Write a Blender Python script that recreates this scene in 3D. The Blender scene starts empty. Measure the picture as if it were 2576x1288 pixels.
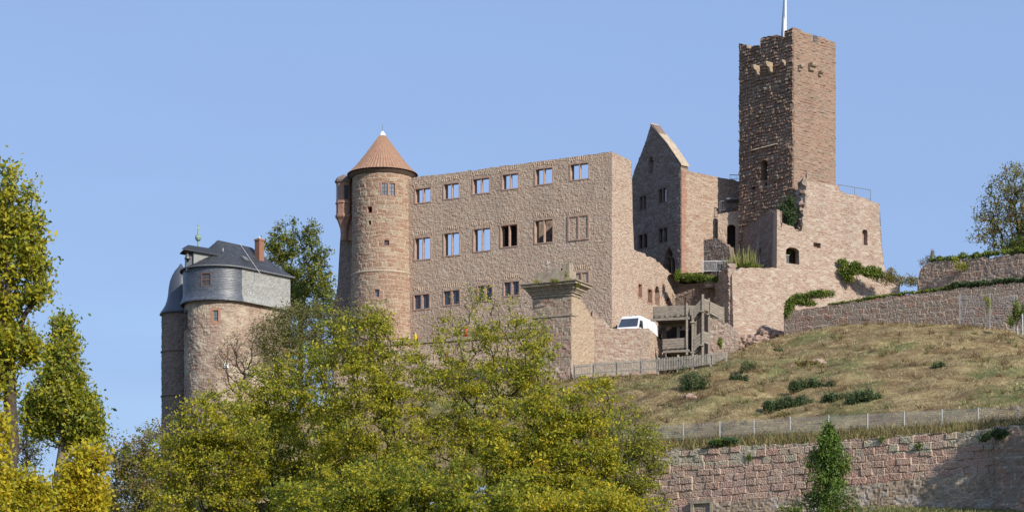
import bpy, math, random
import numpy as np
from mathutils import Vector, Matrix

# ---------------------------------------------------------------- camera, light, exposure
scene = bpy.context.scene
COL = scene.collection
FPX, HX, HY = 5800.0, 1288.0, 1800.0          # focal length, principal column and horizon row on a 2576 px wide frame
cam_d = bpy.data.cameras.new("camera")
cam = bpy.data.objects.new("camera", cam_d)
COL.objects.link(cam)
cam.location = (0, 0, 0)
cam.rotation_euler = (math.radians(90), 0, 0)
cam_d.sensor_fit = 'HORIZONTAL'
cam_d.sensor_width = 36
cam_d.lens = FPX / 2576 * 36
cam_d.shift_y = (HY - 644) / 2576
cam_d.clip_start = 0.5
cam_d.clip_end = 4000
scene.camera = cam

SUN_EL, SUN_AZ = math.radians(31), math.radians(180 - 39.5)   # azimuth clockwise from +Y
w = bpy.data.worlds.new("World")
scene.world = w
w.use_nodes = True
nt = w.node_tree
bg = nt.nodes["Background"]
sky = nt.nodes.new("ShaderNodeTexSky")
sky.sky_type = 'NISHITA'
sky.sun_disc = False
sky.sun_elevation = SUN_EL
sky.sun_rotation = SUN_AZ
sky.altitude = 200
sky.air_density = 1.2
sky.dust_density = 0.6
sky.ozone_density = 4.0
haze_mix = nt.nodes.new("ShaderNodeMix")          # thin even autumn haze over the clear sky
haze_mix.data_type = 'RGBA'
wisp = nt.nodes.new("ShaderNodeTexNoise"); wisp.inputs['Scale'].default_value = 5; wisp.inputs['Detail'].default_value = 6
wmap = nt.nodes.new("ShaderNodeMapping"); wmap.inputs['Scale'].default_value = (1, 1, 6); wtc = nt.nodes.new("ShaderNodeTexCoord")
nt.links.new(wtc.outputs['Generated'], wmap.inputs[0]); nt.links.new(wmap.outputs[0], wisp.inputs[0])
wr_ = nt.nodes.new("ShaderNodeMapRange"); wr_.inputs[1].default_value = .3; wr_.inputs[2].default_value = .7; wr_.inputs[3].default_value = .66; wr_.inputs[4].default_value = .80
nt.links.new(wisp.outputs[0], wr_.inputs[0]); nt.links.new(wr_.outputs[0], haze_mix.inputs[0])
haze_mix.inputs[7].default_value = (1.98, 2.83, 4.95, 1)
nt.links.new(sky.outputs[0], haze_mix.inputs[6])
nt.links.new(haze_mix.outputs[2], bg.inputs[0])
bg.inputs[1].default_value = 0.135
sun_d = bpy.data.lights.new("sun", 'SUN')
sun_d.energy = 4.5
sun_d.angle = math.radians(0.5)
sun_d.color = (1.0, 0.93, 0.83)
sun = bpy.data.objects.new("sun", sun_d)
COL.objects.link(sun)
TO_SUN = Vector((math.sin(SUN_AZ) * math.cos(SUN_EL), math.cos(SUN_AZ) * math.cos(SUN_EL), math.sin(SUN_EL)))
sun.rotation_euler = (-TO_SUN).to_track_quat('-Z', 'Y').to_euler()
sun.location = (60, -60, 120)
vs = scene.view_settings
vs.view_transform = 'Standard'
vs.look = 'None'
vs.exposure = 0.25
vs.gamma = 1.0
scene.cycles.use_denoising = True
scene.cycles.max_bounces = 6
scene.cycles.transparent_max_bounces = 8

rng = np.random.default_rng(7)
random.seed(7)


# ---------------------------------------------------------------- helpers
def at(x, y, Y):
    return np.array([(x - HX) / FPX * Y, Y, (HY - y) / FPX * Y])


def wl(o):
    v = Vector((0, 0, 0))
    while o is not None:
        v = v + o.location
        o = o.parent
    return np.array(v)


def tag(o, label=None, cat=None, group=None, kind=None):
    if label: o['label'] = label
    if cat: o['category'] = cat
    if group: o['group'] = group
    if kind: o['kind'] = kind
    return o


def thing(name, loc, label, cat, group=None):
    o = bpy.data.objects.new(name, None)
    COL.objects.link(o)
    o.location = [float(c) for c in loc]
    o.empty_display_size = 0.5
    return tag(o, label, cat, group)


def link(name, me, mat, parent=None):
    ob = bpy.data.objects.new(name, me)
    COL.objects.link(ob)
    if mat is not None: me.materials.append(mat)
    if parent is not None: ob.parent = parent
    return ob


def qmesh(name, V, F, mat, parent=None, fcol=None, smooth=False, uv=None):
    """quads mesh from numpy arrays; fcol = one rgb per face"""
    V = np.asarray(V, float)
    F = np.asarray(F, np.int32)
    if parent is not None: V = V - wl(parent)
    me = bpy.data.meshes.new(name)
    k = F.shape[1]
    me.vertices.add(len(V)); me.vertices.foreach_set('co', V.astype(np.float32).ravel())
    me.loops.add(F.size); me.loops.foreach_set('vertex_index', F.ravel())
    me.polygons.add(len(F))
    me.polygons.foreach_set('loop_start', np.arange(0, F.size, k, dtype=np.int32))
    me.polygons.foreach_set('loop_total', np.full(len(F), k, np.int32))
    me.update(calc_edges=True)
    if fcol is not None:
        a = me.color_attributes.new('tint', 'FLOAT_COLOR', 'CORNER')
        c = np.ones((len(F), k, 4), np.float32)
        c[:, :, :3] = np.asarray(fcol, np.float32)[:, None, :]
        a.data.foreach_set('color', c.ravel())
    me.polygons.foreach_set('use_smooth', np.full(len(F), smooth))
    me.validate()
    return link(name, me, mat, parent)


class MB:
    """collects boxes, tubes and polygons into one mesh"""
    def __init__(s): s.v = []; s.f = []
    def poly(s, pts):
        b = len(s.v); s.v += [tuple(map(float, p)) for p in pts]; s.f.append(list(range(b, b + len(pts)))); return s
    def hexa(s, p):
        b = len(s.v); s.v += [tuple(map(float, q)) for q in p]
        for f in ((0, 3, 2, 1), (4, 5, 6, 7), (0, 1, 5, 4), (1, 2, 6, 5), (2, 3, 7, 6), (3, 0, 4, 7)):
            s.f.append([b + i for i in f])
        return s
    def box(s, c, size, rz=0, M=None):
        hx, hy, hz = [q / 2 for q in size]
        P = [(-hx, -hy, -hz), (hx, -hy, -hz), (hx, hy, -hz), (-hx, hy, -hz), (-hx, -hy, hz), (hx, -hy, hz), (hx, hy, hz), (-hx, hy, hz)]
        if M is None:
            ca, sa = math.cos(rz), math.sin(rz)
            P = [(c[0] + x * ca - y * sa, c[1] + x * sa + y * ca, c[2] + z) for x, y, z in P]
        else:
            P = [tuple(Vector(c) + M @ Vector(q)) for q in P]
        return s.hexa(P)
    def sbox(s, m, s0, s1, z0, z1, d0, d1, n=1):
        """box in wall coordinates (along, up, outwards)"""
        for i in range(n):
            a = s0 + (s1 - s0) * i / n; b = s0 + (s1 - s0) * (i + 1) / n
            s.hexa([m(a, z0, d1), m(b, z0, d1), m(b, z0, d0), m(a, z0, d0), m(a, z1, d1), m(b, z1, d1), m(b, z1, d0), m(a, z1, d0)])
        return s
    def beam(s, p0, p1, w, h, up=(0, 0, 1)):
        p0, p1 = Vector(p0), Vector(p1)
        d = (p1 - p0).normalized(); u = Vector(up)
        r = d.cross(u)
        if r.length < 1e-4: r = d.cross(Vector((0, 1, 0)))
        r.normalize(); u = r.cross(d).normalized()
        r = r * (w / 2); u = u * (h / 2)
        return s.hexa([p0 - r - u, p0 + r - u, p1 + r - u, p1 - r - u, p0 - r + u, p0 + r + u, p1 + r + u, p1 - r + u])
    def tube(s, pts, rad, n=6, cap=True):
        pts = [Vector(p) for p in pts]
        if not hasattr(rad, '__len__'): rad = [rad] * len(pts)
        b = len(s.v)
        for i, p in enumerate(pts):
            d = (pts[min(i + 1, len(pts) - 1)] - pts[max(i - 1, 0)])
            d = d.normalized() if d.length > 1e-6 else Vector((0, 0, 1))
            a = d.cross(Vector((0, 0, 1)) if abs(d.z) < .9 else Vector((1, 0, 0))).normalized(); c = d.cross(a)
            for k in range(n):
                t = 2 * math.pi * k / n
                s.v.append(tuple(p + (a * math.cos(t) + c * math.sin(t)) * rad[i]))
        for i in range(len(pts) - 1):
            for k in range(n):
                s.f.append([b + i * n + k, b + i * n + (k + 1) % n, b + (i + 1) * n + (k + 1) % n, b + (i + 1) * n + k])
        if cap:
            s.f.append([b + k for k in range(n)][::-1]); s.f.append([b + (len(pts) - 1) * n + k for k in range(n)])
        return s
    def lathe(s, c, prof, n=24):
        b = len(s.v)
        for r, z in prof:
            for k in range(n):
                t = 2 * math.pi * k / n
                s.v.append((c[0] + r * math.sin(t), c[1] - r * math.cos(t), c[2] + z))
        for i in range(len(prof) - 1):
            for k in range(n):
                s.f.append([b + i * n + k, b + i * n + (k + 1) % n, b + (i + 1) * n + (k + 1) % n, b + (i + 1) * n + k])
        s.f.append([b + k for k in range(n)][::-1]); s.f.append([b + (len(prof) - 1) * n + k for k in range(n)])
        return s
    def build(s, name, mat, parent=None, bevel=0, smooth=False):
        me = bpy.data.meshes.new(name)
        o = wl(parent) if parent is not None else np.zeros(3)
        me.from_pydata([(x - o[0], y - o[1], z - o[2]) for x, y, z in s.v], [], s.f)
        me.validate(); me.update()
        ob = link(name, me, mat, parent)
        if smooth: me.polygons.foreach_set('use_smooth', np.ones(len(me.polygons), bool))
        if bevel:
            m = ob.modifiers.new('bevel', 'BEVEL'); m.width = bevel; m.segments = 2; m.limit_method = 'ANGLE'
        return ob


# ---------------------------------------------------------------- materials
def nodes(name):
    m = bpy.data.materials.new(name); m.use_nodes = True
    n = m.node_tree.nodes; l = m.node_tree.links
    return m, n, l, n['Principled BSDF']


def mixc(n, l, fac, a, b, mode='MIX'):
    x = n.new('ShaderNodeMix'); x.data_type = 'RGBA'; x.blend_type = mode
    for i, val in ((0, fac), (6, a), (7, b)):
        if hasattr(val, 'links') or hasattr(val, 'is_linked'): l.new(val, x.inputs[i])
        elif i == 0: x.inputs[0].default_value = val
        else: x.inputs[i].default_value = (*val, 1)
    return x.outputs[2]


def noise(n, l, scale, detail=4, rough=.6, coord='Object', stretch=None):
    tc = n.new('ShaderNodeTexCoord')
    t = n.new('ShaderNodeTexNoise'); t.inputs['Scale'].default_value = scale
    t.inputs['Detail'].default_value = detail; t.inputs['Roughness'].default_value = rough
    if stretch:
        mp = n.new('ShaderNodeMapping'); mp.inputs['Scale'].default_value = stretch
        l.new(tc.outputs[coord], mp.inputs[0]); l.new(mp.outputs[0], t.inputs[0])
    else: l.new(tc.outputs[coord], t.inputs[0])
    return t.outputs[0]


def ramp(n, l, src, lo, hi):
    r = n.new('ShaderNodeMapRange'); r.inputs[1].default_value = lo; r.inputs[2].default_value = hi
    l.new(src, r.inputs[0]); return r.outputs[0]


def stone(name, c1, c2, c3, mortar, stain=(.12, .1, .085), stain_amt=.35, bump=.5, bscale=7, patch=None, patch_lo=.5, patch_hi=.6, streak=.0, rough=.92, spec=.2, tame_k=.82):
    """per-stone colours come from the 'tint' attribute: r,g pick the colour, b is the joint"""
    def tame(c, k=tame_k):
        g = .3 * c[0] + .55 * c[1] + .15 * c[2]; return tuple(g * t + (q - g) * k for q, t in zip(c, (1.0, .985, .95)))
    c1, c2, c3, mortar = tame(c1), tame(c2), tame(c3), tame(mortar)
    m, n, l, p = nodes(name)
    at_ = n.new('ShaderNodeAttribute'); at_.attribute_name = 'tint'
    sp = n.new('ShaderNodeSeparateColor'); l.new(at_.outputs['Color'], sp.inputs[0])
    col = mixc(n, l, sp.outputs[0], c1, c2)
    col = mixc(n, l, ramp(n, l, sp.outputs[1], .62, .95), col, c3)
    fine = noise(n, l, bscale * 1.7, 6, .7)
    f2 = ramp(n, l, fine, .3, .7)
    dark = n.new('ShaderNodeMix'); dark.data_type = 'RGBA'; dark.blend_type = 'MULTIPLY'
    dark.inputs[0].default_value = .55
    gr = n.new('ShaderNodeCombineColor')
    for i in range(3): l.new(ramp(n, l, fine, .15, .62), gr.inputs[i])
    l.new(col, dark.inputs[6]); l.new(gr.outputs[0], dark.inputs[7])
    col = dark.outputs[2]
    col = mixc(n, l, sp.outputs[2], col, mortar)
    if patch:
        big = noise(n, l, .45, 5, .65)
        col = mixc(n, l, ramp(n, l, big, patch_lo, patch_hi), col, patch)
    st = noise(n, l, .5, 5, .6, stretch=(1, 1, .35))
    a = n.new('ShaderNodeMath'); a.operation = 'MULTIPLY'; a.inputs[1].default_value = stain_amt
    l.new(ramp(n, l, st, .48, .75), a.inputs[0])
    col = mixc(n, l, a.outputs[0], col, stain)
    l.new(col, p.inputs['Base Color'])
    p.inputs['Roughness'].default_value = rough
    p.inputs['Specular IOR Level'].default_value = spec
    b = n.new('ShaderNodeBump'); b.inputs['Strength'].default_value = bump; b.inputs['Distance'].default_value = .025
    l.new(fine, b.inputs['Height']); l.new(b.outputs[0], p.inputs['Normal'])
    return m


def plain(name, c, rough=.7, spec=.3, metal=0, var=.25, scale=4, bump=0, c2=None, stretch=None):
    m, n, l, p = nodes(name)
    f = noise(n, l, scale, 5, .6, stretch=stretch)
    dk = c2 if c2 else tuple(q * (1 - var) for q in c)
    col = mixc(n, l, ramp(n, l, f, .35, .65), dk, c)
    l.new(col, p.inputs['Base Color'])
    p.inputs['Roughness'].default_value = rough; p.inputs['Specular IOR Level'].default_value = spec
    p.inputs['Metallic'].default_value = metal
    if bump:
        b = n.new('ShaderNodeBump'); b.inputs['Strength'].default_value = bump; b.inputs['Distance'].default_value = .02
        l.new(f, b.inputs['Height']); l.new(b.outputs[0], p.inputs['Normal'])
    return m


def leafmat(name, trans=.42, rough=.55, gain=1.0):
    m, n, l, p = nodes(name)
    a = n.new('ShaderNodeAttribute'); a.attribute_name = 'tint'
    p.inputs['Roughness'].default_value = rough; p.inputs['Specular IOR Level'].default_value = .25
    l.new(a.outputs['Color'], p.inputs['Base Color'])
    t = n.new('ShaderNodeBsdfTranslucent'); l.new(a.outputs['Color'], t.inputs[0])
    mx = n.new('ShaderNodeMixShader'); mx.inputs[0].default_value = trans
    l.new(p.outputs[0], mx.inputs[1]); l.new(t.outputs[0], mx.inputs[2])
    l.new(mx.outputs[0], n['Material Output'].inputs[0])
    return m


M = {}
RED1, RED2, BUFF = (.36, .215, .155), (.43, .29, .215), (.46, .37, .28)
M['palace'] = stone('palace_rubble', (.47, .335, .255), (.53, .40, .31), (.56, .45, .35), (.47, .375, .295), tame_k=.95, bump=.5, bscale=8, stain_amt=.5, stain=(.27, .21, .17), patch=(.53, .44, .36), patch_lo=.60, patch_hi=.72)
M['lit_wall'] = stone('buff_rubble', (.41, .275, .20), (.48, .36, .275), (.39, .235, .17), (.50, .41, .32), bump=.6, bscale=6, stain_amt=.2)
M['round'] = stone('round_tower_sandstone', (.34, .20, .14), (.40, .275, .20), (.42, .34, .25), (.50, .41, .32), bump=.5, bscale=5, stain_amt=.3, tame_k=.95)
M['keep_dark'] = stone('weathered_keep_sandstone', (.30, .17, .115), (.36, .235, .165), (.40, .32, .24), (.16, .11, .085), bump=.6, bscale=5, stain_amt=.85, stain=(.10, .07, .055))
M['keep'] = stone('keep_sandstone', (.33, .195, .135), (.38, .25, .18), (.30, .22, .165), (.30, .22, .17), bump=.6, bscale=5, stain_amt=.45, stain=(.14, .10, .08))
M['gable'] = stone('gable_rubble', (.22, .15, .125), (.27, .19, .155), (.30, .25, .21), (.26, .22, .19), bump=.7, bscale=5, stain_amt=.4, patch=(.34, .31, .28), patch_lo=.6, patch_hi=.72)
M['bastion'] = stone('bastion_sandstone', (.39, .245, .185), (.46, .335, .26), (.52, .43, .345), (.44, .36, .28), bump=.7, bscale=6, stain_amt=.25)
M['grey_wall'] = stone('weathered_wall', (.33, .225, .17), (.33, .265, .205), (.39, .22, .155), (.46, .40, .33), bump=.6, bscale=5, stain_amt=.35, stain=(.17, .14, .11))
M['retain'] = stone('pink_blocks', (.50, .295, .225), (.50, .35, .275), (.47, .41, .30), (.50, .39, .31), bump=.6, bscale=4, stain_amt=.3, tame_k=.86, stain=(.24, .22, .14))
M['rough_base'] = stone('old_footing', (.34, .25, .185), (.41, .32, .25), (.48, .40, .33), (.44, .37, .29), bump=.8, bscale=4, stain_amt=.55, stain=(.14, .115, .08), patch=(.52, .44, .38), patch_lo=.55, patch_hi=.64, tame_k=1)
M['archive'] = stone('plastered_rubble', (.33, .21, .165), (.40, .30, .225), (.36, .22, .17), (.44, .36, .27), bump=.8, bscale=5, stain_amt=.3, patch=(.49, .41, .30), patch_lo=.49, patch_hi=.64)
M['turret'] = stone('turret_rubble', (.27, .19, .155), (.31, .225, .18), (.25, .19, .16), (.29, .23, .19), bump=.8, bscale=5, stain_amt=.4)
M['core'] = stone('rubble_core', (.36, .25, .19), (.44, .35, .28), (.34, .21, .16), (.40, .33, .27), bump=1, bscale=3, stain_amt=.4)
M['pier'] = stone('pier_blocks', (.34, .23, .17), (.38, .31, .23), (.40, .24, .18), (.38, .31, .25), bump=.6, bscale=5, stain_amt=.35, stain=(.2, .18, .11))
M['plaster'] = stone('tan_render', (.47, .35, .24), (.47, .35, .24), (.45, .33, .23), (.47, .36, .25), bump=.5, bscale=4, stain_amt=.4, stain=(.34, .24, .17))
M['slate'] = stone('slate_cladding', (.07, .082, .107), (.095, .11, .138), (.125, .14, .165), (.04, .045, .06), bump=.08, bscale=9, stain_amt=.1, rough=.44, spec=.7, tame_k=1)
M['slate_lit'] = stone('slate_cladding_sunlit', (.29, .30, .285), (.36, .37, .345), (.41, .41, .38), (.24, .25, .245), bump=.25, bscale=9, stain_amt=.15, rough=.42, spec=.6)  # same slate, with the sunlight put into a paler colour
M['slate_roof'] = stone('slate_roofing', (.035, .04, .05), (.055, .062, .072), (.075, .08, .088), (.028, .03, .036), bump=.2, bscale=10, stain_amt=.2, rough=.55, spec=.4)
M['tile'] = stone('clay_tile', (.46, .22, .115), (.52, .28, .155), (.42, .18, .095), (.24, .13, .08), tame_k=.72, bump=.3, bscale=9, stain_amt=.15)
M['corbel'] = plain('weathered_corbel_stone', (.40, .31, .22), .9, .2, var=.35, scale=3, bump=.4)
M['brick'] = stone('chimney_brick', (.34, .15, .085), (.40, .20, .12), (.27, .12, .07), (.38, .27, .2), bump=.3, bscale=9, stain_amt=.2)
M['frame'] = plain('red_sandstone_trim', (.40, .235, .17), .9, .2, var=.3, scale=3, bump=.3)
M['pale_frame'] = plain('pale_red_sandstone', (.47, .32, .245), .9, .2, var=.3, scale=3, bump=.3)
M['buff_trim'] = plain('buff_sandstone_trim', (.50, .41, .30), .9, .2, var=.3, scale=3, bump=.3)
M['cornice'] = plain('lichen_cornice', (.40, .34, .25), .9, .2, scale=2.5, bump=.4, c2=(.25, .20, .15))
M['inner_shade'] = plain('painted_inner_shade', (.05, .042, .038), .95, .1)  # near-black colour stands in for shade inside openings
M['glass'] = plain('window_glass', (.05, .06, .08), .08, .9, var=.2, scale=1)
M['leadglass'] = plain('leaded_glass', (.22, .25, .28), .2, .7, var=.5, scale=9)
M['wood'] = plain('weathered_oak', (.35, .30, .235), .85, .2, scale=3, bump=.4, c2=(.17, .15, .125), stretch=(1, 1, 6))
M['fence_wood'] = plain('silvered_fence_wood', (.44, .40, .33), .85, .2, scale=3, bump=.4, c2=(.28, .25, .20))
M['wood_dark'] = plain('tarred_oak', (.16, .14, .115), .85, .2, scale=3, bump=.4, c2=(.09, .08, .065))
M['window_wood'] = plain('ochre_window_wood', (.42, .24, .08), .6, .3)
M['brown_wood'] = plain('brown_window_wood', (.16, .11, .085), .7, .3)
M['galv'] = plain('galvanised_steel', (.45, .46, .46), .45, .5, metal=.3, var=.15)
M['wire'] = plain('fence_wire', (.33, .35, .36), .5, .4, metal=.2, var=.1)
M['iron'] = plain('grey_iron', (.16, .17, .18), .6, .4, var=.2)
M['copper'] = plain('green_copper', (.28, .40, .34), .7, .3, var=.35, scale=8)
M['bronze'] = plain('aged_bronze', (.16, .155, .13), .45, .5, metal=.5)
M['white'] = plain('white_paint', (.80, .80, .79), .35, .5, var=.03)
M['zinc'] = plain('pale_zinc', (.62, .62, .60), .5, .4, var=.15)
M['black'] = plain('black_rubber', (.02, .02, .02), .8, .2)
M['lamp'] = plain('clear_lamp', (.6, .62, .65), .1, .8, var=.1)
M['leaf'] = leafmat('broad_leaves', .5)
M['ivy'] = leafmat('ivy_leaves', .2, .5)
M['straw'] = leafmat('dry_grass', .25, .8)
M['bark'] = plain('brown_bark', (.10, .078, .06), .95, .1, scale=6, bump=.8, c2=(.05, .04, .032))
M['bark_grey'] = plain('grey_bark', (.22, .19, .155), .95, .1, scale=6, bump=.8, c2=(.11, .095, .075))
M['flag_white'] = plain('white_cloth', (.80, .80, .80), .8, .1, var=.04)
M['flag_blue'] = plain('light_blue_cloth', (.10, .36, .66), .8, .1, var=.1)
M['yellow_cloth'] = plain('yellow_cloth', (.75, .52, .03), .8, .1, var=.2)
M['red_cloth'] = plain('red_cloth', (.58, .05, .04), .8, .1, var=.2)
M['rock'] = plain('pink_rock', (.42, .31, .245), .95, .1, scale=3.5, bump=1, c2=(.24, .165, .13))


def groundmat():
    m, n, l, p = nodes('dry_meadow')
    a = noise(n, l, .35, 6, .6, stretch=(1, 1.6, 3)); b = noise(n, l, 2.2, 6, .7); c = noise(n, l, .13, 4, .5)
    col = mixc(n, l, ramp(n, l, a, .38, .62), (.17, .12, .06), (.40, .325, .165))
    col = mixc(n, l, ramp(n, l, b, .35, .75), col, (.15, .10, .055))
    g = n.new('ShaderNodeMath'); g.operation = 'MULTIPLY'; l.new(ramp(n, l, c, .52, .66), g.inputs[0]); l.new(ramp(n, l, b, .3, .55), g.inputs[1])
    col = mixc(n, l, g.outputs[0], col, (.115, .135, .05))
    l.new(col, p.inputs['Base Color']); p.inputs['Roughness'].default_value = 1; p.inputs['Specular IOR Level'].default_value = .05
    bp = n.new('ShaderNodeBump'); bp.inputs['Strength'].default_value = 1; bp.inputs['Distance'].default_value = .15
    l.new(b, bp.inputs['Height']); l.new(bp.outputs[0], p.inputs['Normal'])
    return m


M['meadow'] = groundmat()
M['lawn'] = plain('shaded_lawn', (.12, .13, .045), 1, .05, scale=3, bump=.8, c2=(.07, .07, .03))
M['earth'] = plain('castle_ground', (.22, .18, .13), 1, .05, scale=2, bump=.5)


# ---------------------------------------------------------------- masonry
class Pat:
    """irregular coursed stones: relief and tint at any (s, z)"""
    def __init__(q, seed, L, H, ch=(.18, .3), bl=(.3, .6), relief=.04, wob=.03, mortar=.03, tilt=.12, rise=0):
        r = np.random.default_rng(seed)
        q.L, q.relief, q.wob, q.mw, q.tilt, q.rise = L, relief, wob, mortar, tilt, rise
        e = [-1.0 - abs(rise) * L]
        while e[-1] < H + 2 + abs(rise) * L: e.append(e[-1] + r.uniform(*ch))
        q.e = np.array(e); nr = len(e)
        nb = int((L + 4) / bl[0]) + 4
        q.be = np.cumsum(r.uniform(bl[0], bl[1], (nr, nb)), axis=1) - 2 - r.uniform(0, bl[1], (nr, 1))
        q.rnd = r.random((nr, nb, 6)); q.ph = r.uniform(0, 6.28, 6)
    def __call__(q, s, z):
        p = q.ph
        zz = z - q.rise * s + q.wob * (np.sin(s * 1.3 + p[0]) + .7 * np.sin(s * 3.7 + p[1]) + .5 * np.sin(s * 8.3 + p[2]))
        ss = s + q.wob * (np.sin(z * 2.1 + p[3]) + .7 * np.sin(z * 7.3 + p[4]))
        ci = np.clip(np.searchsorted(q.e, zz) - 1, 0, len(q.e) - 2)
        h = np.zeros_like(s); a = np.zeros_like(s); b = np.zeros_like(s); m = np.zeros_like(s)
        for c in np.unique(ci):
            k = ci == c
            be = q.be[c]; bi = np.clip(np.searchsorted(be, ss[k]) - 1, 0, len(be) - 2)
            s0, s1 = be[bi], be[bi + 1]; z0, z1 = q.e[c], q.e[c + 1]
            d = np.minimum(np.minimum(ss[k] - s0, s1 - ss[k]), np.minimum(zz[k] - z0, z1 - zz[k]))
            mm = np.clip(1 - d / q.mw, 0, 1)
            R = q.rnd[c][bi]
            ti = q.tilt * ((R[:, 3] - .5) * (ss[k] - (s0 + s1) / 2) + (R[:, 4] - .5) * (zz[k] - (z0 + z1) / 2)) * 2
            h[k] = q.relief * (.35 + .65 * R[:, 2]) * (1 - mm ** 2.5) + ti * (1 - mm)
            a[k] = R[:, 0]; b[k] = R[:, 1]; m[k] = mm
        return h, a, b, m


def flat(P0, u):
    P0 = np.array(P0, float); u = np.array(u, float); u = u / np.linalg.norm(u); n = np.array([u[1], -u[0]])
    def f(s, z, d=0.0):
        return np.stack(np.broadcast_arrays(P0[0] + u[0] * s + n[0] * d, P0[1] + u[1] * s + n[1] * d, z), -1)
    def s_of(x):                      # pixel column -> distance along the wall
        k = (x - HX) / FPX
        return (k * P0[1] - P0[0]) / (u[0] - k * u[1])
    def sz(x, y):
        s = s_of(x); return s, (HY - y) / FPX * (P0[1] + u[1] * s)
    f.s_of, f.sz, f.P0, f.u, f.n = s_of, sz, P0, u, n
    return f


def cyl(C, R, flare=None):
    def f(s, z, d=0.0):
        th = np.asarray(s, float) / R; z = np.asarray(z, float)
        r = R + d + (flare(z) if flare else 0)
        return np.stack(np.broadcast_arrays(C[0] + r * np.sin(th), C[1] - r * np.cos(th), z), -1)
    def sz(x, y):
        t = np.linspace(-1.5, 1.5, 3001); X = C[0] + R * np.sin(t); Y = C[1] - R * np.cos(t)
        px = HX + X / Y * FPX; i = np.argmin(abs(px - x))
        return R * t[i], (HY - y) / FPX * Y[i]
    f.sz = sz; f.s_of = lambda x: sz(x, 0)[0]
    return f


def interp_top(pl):
    xs = [p[0] for p in pl]; zs = [p[1] for p in pl]
    return lambda s: np.interp(s, xs, zs)


def top_px(m, pts):
    return interp_top(sorted(m.sz(x, y) for x, y in pts))


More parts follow.
